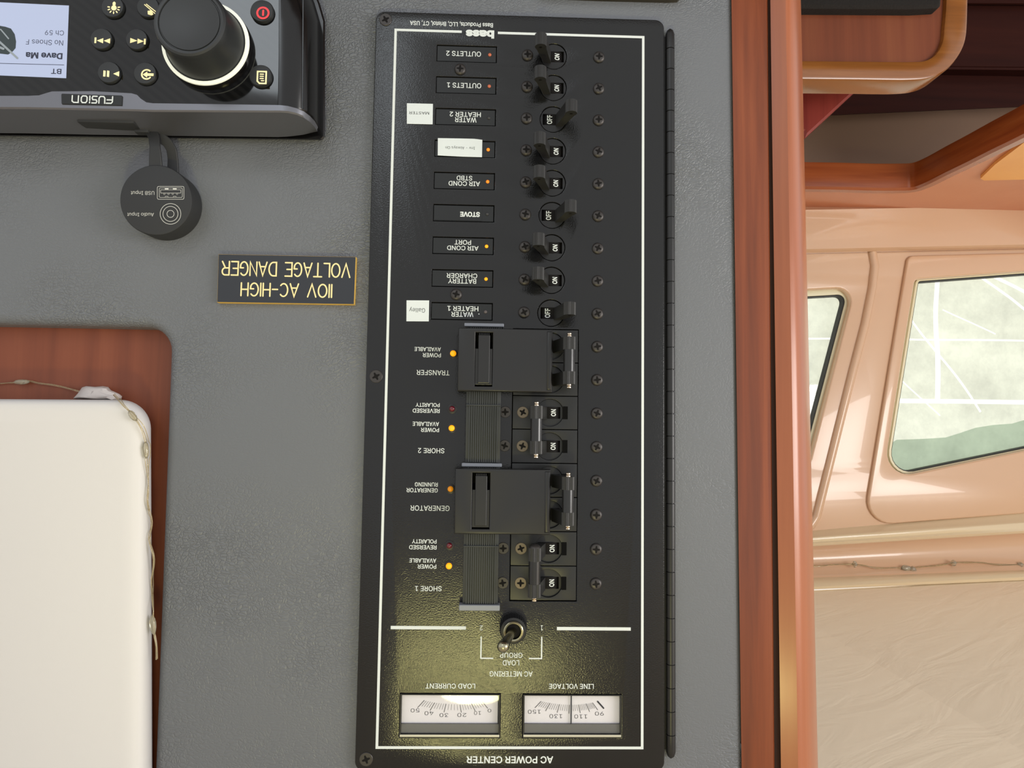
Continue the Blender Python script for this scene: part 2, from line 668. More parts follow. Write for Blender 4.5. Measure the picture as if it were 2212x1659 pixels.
def tube(bm, pts, r, n=8, mat=0, closed=False):
    pts = [Vector(p) for p in pts]
    loops = []
    prev = None
    m = len(pts)
    for i, p in enumerate(pts):
        t = (pts[(i + 1) % m] - pts[i - 1]) if closed or 0 < i < m - 1 else (pts[1] - pts[0] if i == 0 else pts[-1] - pts[-2])
        t.normalize()
        x = prev - t * prev.dot(t) if prev is not None else t.cross(Vector((0, 1, 0.13)))
        x.normalize()
        prev = x
        y = t.cross(x)
        rr = r[i] if isinstance(r, (list, tuple)) else r
        loops.append([p + (x * math.cos(2 * math.pi * k / n) + y * math.sin(2 * math.pi * k / n)) * rr for k in range(n)])
    b2 = bmesh.new()
    if closed:
        loops.append(loops[0])
        quads(b2, loops)
        bmesh.ops.remove_doubles(b2, verts=b2.verts, dist=1e-7)
    else:
        quads(b2, loops, cap0=True, cap1=True)
    merge(bm, b2, mat)


_lift = [0]


def stroke(bm, pts, wid, w, thick=0.00004, mat=0, closed=False):
    """a flat printed line of constant width through (u, v) points at height w, round ended."""
    pts = [Vector(p) for p in pts]
    pts = [p for i, p in enumerate(pts) if i == 0 or (p - pts[i - 1]).length > 1e-7]
    closed = closed or (len(pts) > 3 and (pts[0] - pts[-1]).length < 1e-7)
    if closed and (pts[0] - pts[-1]).length < 1e-7:
        pts = pts[:-1]
    _lift[0] = (_lift[0] + 1) % 8
    z = w + thick + _lift[0] * 0.000018
    m = len(pts)
    h = wid / 2
    left, right = [], []
    for i, p in enumerate(pts):
        a = pts[i - 1] if (i > 0 or closed) else None
        b = pts[(i + 1) % m] if (i < m - 1 or closed) else None
        d1 = (p - a).normalized() if a is not None else None
        d2 = (b - p).normalized() if b is not None else None
        if d1 is None:
            d1 = d2
        if d2 is None:
            d2 = d1
        n1, n2 = Vector((-d1[1], d1[0])), Vector((-d2[1], d2[0]))
        n = n1 + n2
        if n.length < 0.1:
            n = n1.copy()
        n.normalize()
        k = h / max(0.4, n.dot(n1))
        left.append(p + n * k)
        right.append(p - n * k)
    polys = []
    for i in range(m if closed else m - 1):
        j = (i + 1) % m
        polys.append([left[i], left[j], right[j], right[i]])
    if not closed:
        for p, q, l, r in ((pts[0], pts[1], left[0], right[0]), (pts[-1], pts[-2], right[-1], left[-1])):
            t0 = math.atan2(l[1] - p[1], l[0] - p[0])
            polys.append([(p[0] + math.cos(t0 + math.pi * k / 8) * h, p[1] + math.sin(t0 + math.pi * k / 8) * h) for k in range(9)])
    for poly in polys:
        f = bm.faces.new([bm.verts.new(P(q[0], q[1], z)) for q in poly])
        f.normal_update()
        if f.normal.y < 0:
            f.normal_flip()
        f.material_index = mat


def flat(bm, poly, w, mat=0):
    f = bm.faces.new([bm.verts.new(P(u, v, w)) for u, v in poly])
    f.normal_update()
    if f.normal.y < 0:
        f.normal_flip()
    f.material_index = mat


_texts = {}


def text_raw(s, offset=0.0, shear=0.0, space=1.0):
    cu = bpy.data.curves.new('tmp', 'FONT')
    cu.body = s
    cu.size = 1.0
    if FONT is not None:
        cu.font = FONT
    cu.shear = shear
    cu.space_character = space
    cu.resolution_u = 4
    cu.fill_mode = 'NONE'
    o = bpy.data.objects.new('tmp', cu)
    sc.collection.objects.link(o)
    dg = bpy.context.evaluated_depsgraph_get()
    me = bpy.data.meshes.new_from_object(o.evaluated_get(dg))
    vs = [v.co.to_2d() for v in me.vertices]
    es = [tuple(e.vertices) for e in me.edges]
    bpy.data.objects.remove(o)
    bpy.data.curves.remove(cu)
    bpy.data.meshes.remove(me)
    # a glyph's outlines may overlap: fill by winding number
    key = (FONT is not None, s, offset, shear, space)
    if key in _texts:
        return _texts[key]
    nxt = [0] * len(vs)
    for a, b in es:
        a, b = min(a, b), max(a, b)
        if b == a + 1:
            nxt[a] = b
    for a, b in es:
        a, b = min(a, b), max(a, b)
        if b > a + 1:
            nxt[b] = a
    if offset:            # heavier or lighter strokes: move every outline point along its normal
        prv = [0] * len(vs)
        for a, b in enumerate(nxt):
            prv[b] = a
        seen, big = set(), 0.0
        for a in range(len(vs)):
            if a in seen:
                continue
            k, ar = a, 0.0
            while k not in seen:
                seen.add(k)
                ar += vs[k].x * vs[nxt[k]].y - vs[nxt[k]].x * vs[k].y
                k = nxt[k]
            if abs(ar) > abs(big):
                big = ar
        sg = 1 if big > 0 else -1
        moved = []
        for k, p in enumerate(vs):
            d1, d2 = (p - vs[prv[k]]), (vs[nxt[k]] - p)
            if d1.length < 1e-9 or d2.length < 1e-9:
                d1 = d2 = vs[nxt[k]] - vs[prv[k]]
            d1, d2 = d1.normalized(), d2.normalized()
            n1, n2 = Vector((d1.y, -d1.x)) * sg, Vector((d2.y, -d2.x)) * sg
            n = (n1 + n2).normalized() if (n1 + n2).length > 0.2 else n1
            moved.append(p + n * offset / max(0.5, n.dot(n1)))
        vs = moved
    segs = [(vs[a], vs[b]) for a, b in enumerate(nxt)]
    cv, ce, cf, *_ = delaunay_2d_cdt(vs, es, [], 0, 1e-5)
    fs = []
    for f in cf:
        c = sum((cv[k] for k in f), Vector((0, 0))) / len(f)
        wn = 0
        for a, b in segs:
            if (a.y <= c.y) != (b.y <= c.y):
                x = a.x + (b.x - a.x) * (c.y - a.y) / (b.y - a.y)
                if x > c.x:
                    wn += 1 if b.y > a.y else -1
        if wn:
            fs.append(list(f))
    used = sorted({k for f in fs for k in f})
    m = {k: n for n, k in enumerate(used)}
    _texts[key] = ([Vector((cv[k].x, cv[k].y, 0)) for k in used], [[m[k] for k in f] for f in fs])
    return _texts[key]


def text_on(bm, s, fn, offset=0.0, shear=0.0, mat=0, space=1.0):
    """letters through fn(x, y) with x, y in 0..1 over the text's own box."""
    vs, fs = text_raw(s, offset, shear, space)
    x0, x1 = min(v.x for v in vs), max(v.x for v in vs)
    y0, y1 = min(v.y for v in vs), max(v.y for v in vs)
    nv = [bm.verts.new(fn((v.x - x0) / (x1 - x0), (v.y - y0) / (y1 - y0))) for v in vs]
    for f in fs:
        try:
            nf = bm.faces.new([nv[i] for i in f])
            nf.material_index = mat
            nf.normal_update()
        except ValueError:
            pass


def text_px(bm, s, x0, x1, y0, y1, w, offset=0.0, shear=0.0, mat=0, space=1.0):
    """upright lettering (upside down in the photo) filling the photo box x0..x1, y0..y1 on the plane w."""
    xc, yc = (x0 + x1) / 2, (y0 + y1) / 2
    ul, ur = uv(x0, yc, w)[0], uv(x1, yc, w)[0]
    vt, vb = uv(xc, y0, w)[1], uv(xc, y1, w)[1]
    text_on(bm, s, lambda x, y: P(ur + (ul - ur) * x, vt + (vb - vt) * y, w), offset, shear, mat, space)


def px_poly(pts, w):
    return [uv(x, y, w) for x, y in pts]


def arc_pts(cu, cv, r, a0, a1, n=10, ry=None):
    ry = ry or r
    return [(cu + r * math.cos(math.radians(a0 + (a1 - a0) * i / n)), cv + ry * math.sin(math.radians(a0 + (a1 - a0) * i / n))) for i in range(n + 1)]


def sill(name, bm, mats, **k):
    o = obj(name, bm, mats, **k)
    return tag(o, kind='structure')


YA = Vector((0, 1, 0))
ZA = Vector((0, 0, 1))
DASH = -0.004          # front of the grey vinyl; the breaker panel's face is w = 0
# ------------------------------------------------------------------ setting: dashboard, trim, cabin side
def smooth_path(pts, n=4):
    out = []
    m = len(pts)
    for i in range(m - 1):
        p0, p1, p2, p3 = pts[max(i - 1, 0)], pts[i], pts[i + 1], pts[min(i + 2, m - 1)]
        for k in range(n):
            t = k / n
            out.append(0.5 * ((2 * p1) + (p2 - p0) * t + (2 * p0 - 5 * p1 + 4 * p2 - p3) * t * t + (3 * p1 - p0 - 3 * p2 + p3) * t ** 3))
    out.append(pts[-1])
    return out


def build_dash():
    # the vinyl-covered bulkhead with a rounded opening over the teak recess
    c = [uv(362, 704, DASH), uv(362, 704, DASH)]
    top = uv(150, 702, DASH)[1]
    ue_top, ue_bot = uv(363, 760, DASH)[0], uv(329, 1659, DASH)[0]
    ve_top, ve_bot = uv(363, 760, DASH)[1], uv(329, 1659, DASH)[1]
    sl = (ue_bot - ue_top) / (ve_bot - ve_top)
    vb = 0.370
    ur_t, ur_b = uv(1589, 0, DASH), uv(1612, 1659, DASH)
    sr = (ur_b[0] - ur_t[0]) / (ur_b[1] - ur_t[1])
    fr = lambda v: ur_t[0] + sr * (v - ur_t[1])
    fl = lambda v: ue_top + sl * (v - ve_top)
    out = [(-0.95, -0.80), (fr(-0.80), -0.80), (fr(vb), vb), (fl(vb), vb), (fl(top), top), (-0.95, top)]
    pts = round_poly(out, [0, 0, 0, 0, 0.014, 0], 8)
    # wrapped edge: front face inset, rolled back over 5 mm
    b2 = bmesh.new()
    R = 0.006
    loops = []
    for k in range(5, -1, -1):
        q = math.pi / 2 * k / 5
        ins = R * (1 - math.sin(math.pi / 2 - q)) if k else 0
        loops.append((R * (1 - math.cos(q)), DASH - R * (1 - math.sin(q))))
    loops = [(R * (1 - math.cos(math.pi / 2 * k / 5)), DASH - R * (1 - math.sin(math.pi / 2 * k / 5))) for k in range(6)]
    ls = [[P(u, v, DASH - 0.03) for u, v in pts]]
    for ins, w in loops:
        pp = inset(pts, ins) if ins > 0 else pts
        ls.append([P(u, v, w) for u, v in pp])
    r = quads(b2, ls, cap0=True)
    b2.faces.new(r[-1])
    bm = bmesh.new()
    merge(bm, b2)
    o = obj('wall_front', bm, 'vinyl', smooth=35)
    tag(o, 'grey grained vinyl dashboard carrying the black breaker panel', None, None, 'structure')
    # teak board behind the opening
    bm = bmesh.new()
    box(bm, -0.95, ue_top + 0.03, top - 0.03, vb, -0.04, -0.018)
    sill('trim_1', bm, 'teakrecess')
    # torn end of the vinyl at its lower edge
    bm = bmesh.new()
    pp = px_poly([(1600, 1606), (1604, 1610), (1608, 1628), (1612, 1662), (1615, 1700), (1606, 1700), (1605, 1662), (1603, 1630)], DASH)
    prism(bm, pp, DASH - 0.004, DASH + 0.0006, 0.0004)
    sill('trim_2', bm, 'vinyl')
    return fr


def vprism(name, prof_top, prof_bot, mat, y0=-1800, y1=2090, smooth=30, kind='structure'):
    """a post: profiles are lists of (photo x, w) at the photo's top and bottom edges."""
    bm = bmesh.new()
    b2 = bmesh.new()
    lo, hi = [], []
    for (xt, w), (xb, w2) in zip(prof_top, prof_bot):
        a, b = at(xt, 0, w), at(xb, 1659, w2)
        k = lambda y: a + (b - a) * ((y - 0) / 1659)
        lo.append(k(y0))
        hi.append(k(y1))
    quads(b2, [lo, hi], cap0=True, cap1=True)
    merge(bm, b2)
    o = obj(name, bm, mat, smooth=smooth)
    if kind:
        tag(o, kind=kind)
    return o


def build_posts():
    # flat veneered strip, dark joint, rounded corner post
    ft = [(1580, -0.03), (1580, -0.003), (1656, -0.003), (1658, -0.005), (1658, -0.03)]
    fb = [(1602, -0.03), (1602, -0.003), (1671, -0.003), (1673, -0.005), (1673, -0.03)]
    vprism('trim_3', ft, fb, 'teak')
    vprism('trim_4', [(1650, -0.03), (1650, -0.007), (1670, -0.007), (1670, -0.03)], [(1665, -0.03), (1665, -0.007), (1692, -0.007), (1692, -0.03)], 'groove')
    n = 10
    pt, pb = [(1664, -0.045), (1664, -0.004)], [(1687, -0.045), (1687, -0.004)]
    for k in range(n + 1):
        q = math.pi / 2 * k / n
        w = -0.001 - 0.022 * (1 - math.cos(q))
        pt.append((1697 + 33 * math.sin(q), w))
        pb.append((1724 + 43 * math.sin(q), w))
    pt.append((1728, -0.045))
    pb.append((1766, -0.045))
    vprism('trim_5', pt, pb, 'teakround')


WW = -1.10     # the cabin side with the windows


def lines_strip(bm, rows, xs=(1100, 1400, 1660, 1757, 1900, 2050, 2212, 2420, 2900), mat=0):
    """a strip swept along the cabin side: rows are (photo y at x=1757, photo y at x=2212, w)."""
    b2 = bmesh.new()
    grid = []
    for yl, yr, w in rows:
        grid.append([at(x, yl + (yr - yl) * (x - 1757) / 455.0, w) for x in xs])
    quads(b2, grid, closed=False)
    for f in b2.faces:
        f.normal_update()
    merge_open(bm, b2, mat)


def merge_open(bm, b2, mat=0):
    vm = {v: bm.verts.new(v.co) for v in b2.verts}
    for f in b2.faces:
        nf = bm.faces.new([vm[v] for v in f.verts])
        nf.normal_update()
        nf.material_index = mat
        c = nf.calc_center_median()
        if nf.normal.dot(cam.matrix_world.translation - c) < 0:
            nf.normal_flip()
    b2.free()


def thicken(o, t):
    md = o.modifiers.new('thickness', 'SOLIDIFY')
    md.thickness = t
    md.offset = -1
    return o


def build_side():
    # right window opening: the photo's lower left corner is rounded
    big = round_poly([(1977, 603), (2740, 546), (2760, 861), (1908, 1037)], [12, 12, 46, 46], 7)
    small = round_poly([(1330, 650), (1848, 620), (1746, 1010), (1330, 1065)], [30, 30, 30, 30], 7)
    out = [(1100, 550), (2900, 520), (2900, 1060), (1100, 1206)]
    bm = bmesh.new()
    holed(bm, px_poly(out, WW), [px_poly(big, WW), px_poly(small, WW)], WW - 0.03, WW, 0.004)
    # moulded bead between the windows
    pts = [at(x, y, WW + 0.001) for x, y in [(1884, 545), (1889, 575), (1884, 620), (1868, 700), (1842, 800), (1812, 920), (1780, 1050), (1764, 1115), (1752, 1135), (1720, 1150)]]
    tube(bm, pts, 0.009, 10)
    o = sill('wall_side', bm, 'gelcoat', smooth=40)
    # raised surround of the larger window
    sur = round_poly([(1962, 552), (2830, 530), (2830, 1062), (1866, 1136)], [14, 14, 50, 50], 7)
    bm = bmesh.new()
    holed(bm, px_poly(sur, WW + 0.008), [px_poly(big, WW + 0.008)], WW - 0.002, WW + 0.008, 0.004)
    sill('trim_6', bm, 'gelcoat', smooth=40)
    # mouldings above the windows, up to the headliner
    bm = bmesh.new()
    lines_strip(bm, [(1146, 1106, WW), (1152, 1114, WW + 0.012), (1158, 1124, WW + 0.022), (1161, 1128, WW + 0.03),
                     (1166, 1131, WW + 0.032), (1171, 1140, WW + 0.03), (1174, 1147, WW + 0.034), (1180, 1152, WW + 0.03)])
    o = sill('trim_7', bm, 'cream', smooth=50)
    bm = bmesh.new()
    lines_strip(bm, [(1179, 1151, WW + 0.031), (1186, 1158, WW + 0.018), (1200, 1176, WW + 0.012), (1218, 1196, WW + 0.016),
                     (1234, 1212, WW + 0.03), (1244, 1226, WW + 0.045), (1250, 1232, WW + 0.05)])
    o = sill('trim_8', bm, 'gelcoat', smooth=50)
    bm = bmesh.new()
    lines_strip(bm, [(1248, 1231, WW + 0.05), (1254, 1234, WW + 0.07), (1262, 1240, WW + 0.085), (1268, 1247, WW + 0.09), (1273, 1253, WW + 0.088), (1274, 1255, WW + 0.075)])
    o = sill('trim_9', bm, 'cream', smooth=50)
    # headliner: from the moulding towards and past the camera
    a, b = at(1640, 1281, WW + 0.08), at(2430, 1242, WW + 0.08)
    bm = bmesh.new()
    n = 12
    rows = []
    for i in range(n + 1):
        y = a.y + (1.15 - a.y) * i / n
        rows.append([Vector((-1.1, y, (a.z + b.z) / 2))] + [Vector((a.x + (b.x - a.x) * j / 8, y, a.z + (b.z - a.z) * j / 8)) for j in range(9)] + [Vector((2.2, y, b.z))])
    b2 = bmesh.new()
    quads(b2, rows, closed=False)
    vm = {v: bm.verts.new(v.co) for v in b2.verts}
    for f in b2.faces:
        nf = bm.faces.new([vm[v] for v in f.verts])
        nf.normal_update()
        if nf.normal.z > 0:
            nf.normal_flip()
    b2.free()
    thicken(sill('ceiling', bm, 'headliner'), 0.01)
    # sill band below the windows
    bm = bmesh.new()
    lines_strip(bm, [(438, 430, WW + 0.004), (446, 438, WW + 0.016), (449, 440, WW + 0.02), (453, 445, WW + 0.028), (538, 528, WW + 0.022), (545, 536, WW + 0.012), (549, 539, WW)])
    thicken(sill('trim_10', bm, 'gelcoat', smooth=50), 0.006)
    # lining of the hull side under the ledge
    bm = bmesh.new()
    lines_strip(bm, [(-500, -500, WW - 0.02), (470, 470, WW - 0.02)])
    thicken(sill('wall_lining', bm, 'tanlining'), 0.01)
    # cabin sole, far below
    bm = bmesh.new()
    box(bm, -1.1, 2.2, -1.46, -1.45, WW - 0.2, 1.15)
    sill('floor', bm, 'sole')

    # window frames and panes
    for name, hole, n in (('window_1', big, 1), ('window_2', small, 2)):
        bm = bmesh.new()
        o_ = px_poly(hole, WW - 0.02)
        fw = 0.0055 if n == 1 else 0.015
        holed(bm, o_, [inset(o_, fw)], WW - 0.034, WW - 0.016, 0.001)
        f = sill(name, bm, 'frameivory', smooth=40)
        bm = bmesh.new()
        holed(bm, inset(o_, fw - 0.0005), [inset(o_, fw + 0.0022)], WW - 0.038, WW - 0.019)
        obj('gasket', bm, 'gasket', f)
        bm = bmesh.new()
        prism(bm, inset(o_, fw + 0.001), WW - 0.032, WW - 0.028)
        obj('pane', bm, 'pane', f)


def build_ledge():
    vL = uv(1735, 446, WW + 0.02)[1]
    # the fiddle rail stands on the ledge's front edge; its foot line in the photo
    foot = [(1200, 396), (1500, 402), (1640, 404), (1735, 406), (1800, 407), (1880, 409), (1940, 409), (1965, 408), (1990, 403), (2020, 391), (2060, 371), (2110, 347), (2160, 322), (2212, 297), (2290, 258), (2380, 212), (2560, 118)]
    foot = [tuple(p) for p in smooth_path([Vector(p) for p in foot], 3)]
    F_ = [at_v(x, y, vL) for x, y in foot]
    bm = bmesh.new()
    b2 = bmesh.new()
    back = [Vector((at(x, 446, WW + 0.01).x, WW + 0.01, F_[0].z)) for x, y in foot]
    top = [[p.copy() for p in F_], back, [p - Vector((0, 0, 0.02)) for p in back], [p - Vector((0, 0, 0.02)) for p in F_]]
    quads(b2, top + [top[0]], closed=False)
    bmesh.ops.remove_doubles(b2, verts=b2.verts, dist=1e-6)
    merge(bm, b2)
    o = obj('trim_11', bm, 'teakledge')
    tag(o, kind='structure')
    # rail
    bm = bmesh.new()
    b2 = bmesh.new()
    loops = []
    for i, p in enumerate(F_):
        t = (F_[min(i + 1, len(F_) - 1)] - F_[max(i - 1, 0)]).normalized()
        nrm = Vector((-t.y, t.x, 0))
        if nrm.y < 0:
            nrm = -nrm
        prof = [(-0.004, 0.0), (-0.004, 0.004), (-0.001, 0.0075), (0.014, 0.0075), (0.018, 0.003), (0.018, -0.042), (0.015, -0.047), (-0.004, -0.047)]
        loops.append([p + nrm * a + Vector((0, 0, b)) for a, b in prof])
    quads(b2, loops, cap0=True, cap1=True)
    merge(bm, b2)
    o = obj('trim_12', bm, 'teakx', smooth=35)
    tag(o, kind='structure')
    # sunlit patch of the ledge, laid on as a thin piece of lighter wood
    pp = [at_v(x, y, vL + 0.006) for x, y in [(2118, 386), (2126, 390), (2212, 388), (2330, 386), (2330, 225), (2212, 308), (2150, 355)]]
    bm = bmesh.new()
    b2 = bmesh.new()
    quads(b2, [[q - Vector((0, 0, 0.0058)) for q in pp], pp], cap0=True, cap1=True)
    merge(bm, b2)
    o = obj('sun_patch', bm, 'teaksunlit')
    tag(o, 'sunlit patch put in as pale orange wood on the ledge under the large window', 'sun patch')
    return vL


def build_lower():
    # dark mahogany cabinetry below the ledge, its colour deepened to stand in for shade
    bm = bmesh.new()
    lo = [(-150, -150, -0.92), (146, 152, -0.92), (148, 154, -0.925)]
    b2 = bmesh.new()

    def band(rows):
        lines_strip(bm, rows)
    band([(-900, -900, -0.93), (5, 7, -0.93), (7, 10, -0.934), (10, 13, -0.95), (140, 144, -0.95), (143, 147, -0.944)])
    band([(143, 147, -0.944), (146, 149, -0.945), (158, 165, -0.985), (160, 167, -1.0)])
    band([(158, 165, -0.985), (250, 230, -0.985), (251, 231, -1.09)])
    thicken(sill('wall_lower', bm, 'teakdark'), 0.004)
    # red mahogany bracket
    bm = bmesh.new()
    pp = [uv(x, y, -0.78) for x, y in [(1560, 150), (1900, 150), (1842, 203), (1741, 296), (1737, 284), (1560, 284)]]
    prism(bm, pp, -0.99, -0.78, 0.004)
    o = obj('bracket', bm, 'redwood')
    tag(o, 'red mahogany bracket with a slanting edge behind the rounded wooden rail', 'bracket')


def build_settee():
    w0, w1 = -0.665, -0.62
    root = empty('settee_back', at(1900, 60, w1), 'wooden seat back panel with a rounded golden rail and black cloth edge', 'seat back')
    bm = bmesh.new()
    pp = [uv(x, y, w1 - 0.008) for x, y in [(1260, -160), (2050, -160), (2050, 145), (1260, 145)]]
    prism(bm, pp, w0 + 0.005, w1 - 0.008)
    obj('panel', bm, 'teakpanel', root)
    outer = [uv(x, y, w1) for x, y in [(1250, 166), (1640, 170), (1850, 172), (1920, 173), (1960, 173), (2000, 170), (2030, 160), (2055, 142), (2074, 118), (2086, 92), (2091, 60), (2093, 0), (2094, -80), (2094, -170)]]
    inner = [uv(x, y, w1) for x, y in [(1250, 124), (1640, 128), (1850, 130), (1930, 131), (1970, 131), (1998, 129), (2018, 119), (2031, 102), (2038, 82), (2040, 58), (2042, 34), (2044, 0), (2046, -80), (2046, -170)]]
    # front face strip plus rounded edges, swept as a closed section
    b2 = bmesh.new()
    outer = smooth_path([Vector(p) for p in outer])
    inner = smooth_path([Vector(p) for p in inner])
    loops = []
    for (ou, ov), (iu, iv) in zip(outer, inner):
        o_, i_ = Vector((ou, ov)), Vector((iu, iv))
        d = (o_ - i_).normalized()
        e = 0.005
        sec = [(i_, w0), (i_, w1 - e), (i_ + d * e * 0.3, w1 - e * 0.3), (i_ + d * e, w1), (o_ - d * e, w1), (o_ - d * e * 0.3, w1 - e * 0.3), (o_, w1 - e), (o_, w0)]
        loops.append([P(q[0], q[1], w) for q, w in sec])
    quads(b2, loops, cap0=True, cap1=True)
    bm = bmesh.new()
    merge(bm, b2)
    obj('rail', bm, 'teakgold', root, smooth=40)
    bm = bmesh.new()
    pp = round_poly([uv(x, y, w1 + 0.012) for x, y in [(1270, -150), (2046, -150), (2034, 14), (1980, 17), (1270, 12)]], [0, 0, 0.006, 0, 0], 4)
    prism(bm, pp, w1 - 0.008, w1 + 0.012, 0.004)
    obj('cushion', bm, 'cushion', root)
    tag(bpy.data.objects['cushion'], 'black woven cloth cushion edge')


def build_cover():
    wc = WW - 0.075
    root = empty('sun_cover', at(2050, 800, wc), 'pale mesh sun cover with white seams and a green hem outside the windows', 'window cover')
    seams = [([(2025, 470), (2025, 866)], 0.011), ([(1190, 726), (2910, 742)], 0.004), ([(1190, 857), (2910, 877)], 0.010),
             ([(1960, 677), (2120, 890)], 0.005), ([(2120, 600), (2300, 740)], 0.006), ([(2040, 668), (2150, 722)], 0.003),
             ([(1944, 815), (2030, 898)], 0.003), ([(2075, 560), (2225, 640)], 0.008)]
    lim = [uv(x, y, wc) for x, y in ((1200, 480), (2900, 480), (2900, 1140), (1200, 1140))]
    bm = bmesh.new()
    for a in range(40):
        for c in range(14):
            x, y, X, Y = 1200 + 1700 * a / 40, 480 + 660 * c / 14, 1200 + 1700 * (a + 1) / 40, 480 + 660 * (c + 1) / 14
            bm.faces.new([bm.verts.new(at(p, q, wc)) for p, q in ((x, y), (X, y), (X, Y), (x, Y))])
    bmesh.ops.remove_doubles(bm, verts=bm.verts, dist=1e-5)
    strips = []
    for (p, q), wid in seams:
        a, b = at(*p, wc), at(*q, wc)
        d = (b - a).normalized()
        n = Vector((-d.z, 0, d.x))
        for co, no in ((a + n * wid / 2, n), (a - n * wid / 2, n), (a, d), (b, d)):
            bmesh.ops.bisect_plane(bm, geom=list(bm.verts) + list(bm.edges) + list(bm.faces), plane_co=co, plane_no=no, dist=1e-6)
        strips.append((a, d, n, (b - a).length, wid / 2))
    up = [(1190, 1005), (1560, 990), (1780, 985), (1900, 975), (1935, 950), (1990, 948), (2040, 945), (2075, 935), (2110, 924), (2150, 918), (2190, 915), (2212, 908), (2300, 890), (2520, 865), (2910, 850)]
    hem = [at(x, y, wc) for x, y in up]
    for a, b in zip(hem, hem[1:]):
        d = (b - a).normalized()
        sel = [f for f in bm.faces if min(v.co.x for v in f.verts) < b.x + 1e-6 and max(v.co.x for v in f.verts) > a.x - 1e-6]
        ge = set(sel)
        for f in sel:
            ge.update(f.edges)
            ge.update(f.verts)
        bmesh.ops.bisect_plane(bm, geom=list(ge), plane_co=b, plane_no=Vector((1, 0, 0)), dist=1e-6)
        sel = [f for f in bm.faces if a.x < f.calc_center_median().x < b.x]
        ge = set(sel)
        for f in sel:
            ge.update(f.edges)
            ge.update(f.verts)
        bmesh.ops.bisect_plane(bm, geom=list(ge), plane_co=a, plane_no=Vector((-d.z, 0, d.x)), dist=1e-6)

    def below(c):
        for a, b in zip(hem, hem[1:]):
            if a.x <= c.x <= b.x:
                return c.z > a.z + (b.z - a.z) * (c.x - a.x) / (b.x - a.x)
        return False
    piece = {}
    for f in bm.faces:
        c = f.calc_center_median()
        piece[f] = -2 if below(c) else next((k for k, (a, d, n, ln, h) in enumerate(strips) if abs((c - a).dot(n)) < h and -1e-6 < (c - a).dot(d) < ln + 1e-6), -1)
    for k in range(-2, len(strips)):
        b2 = bmesh.new()
        vm = {}
        for f, kk in piece.items():
            if kk == k:
                for v in f.verts:
                    if v not in vm:
                        co = v.co.copy()
                        co.y += 0.004 * math.sin(co.x * 21 + co.z * 13) + 0.003 * math.sin(co.x * 11 - co.z * 30)
                        vm[v] = b2.verts.new(co)
                nf = b2.faces.new([vm[v] for v in f.verts])
                nf.normal_update()
                if nf.normal.y < 0:
                    nf.normal_flip()
        obj('hem' if k == -2 else 'cloth' if k < 0 else 'seam', b2, 'greencloth' if k == -2 else 'mesh' if k < 0 else 'web', root, smooth=60)
    bm.free()
    tag(bpy.data.objects['hem'], 'wavy green hem')


build_dash()
build_posts()
build_side()
build_ledge()
build_lower()
build_settee()
build_cover()
# ------------------------------------------------------------------ breaker panel
S = 0.01905                   # pitch of the rows
ROW = lambda i: (i - 8) * S
CU = -0.0266                  # column of breakers
PU0, PU1, PV0, PV1 = -0.1312, 0.0387, -0.1766, 0.2540
HR = 0.0077
LPU0, LPU1, LPH = -0.0952, -0.0602, 0.0049
MOD_U0, MOD_U1 = -0.0478, -0.0110
METERS = {'load': (-0.1075, -0.0524, 0.2126, 0.2361), 'volt': (-0.0399, 0.0147, 0.2127, 0.2360)}


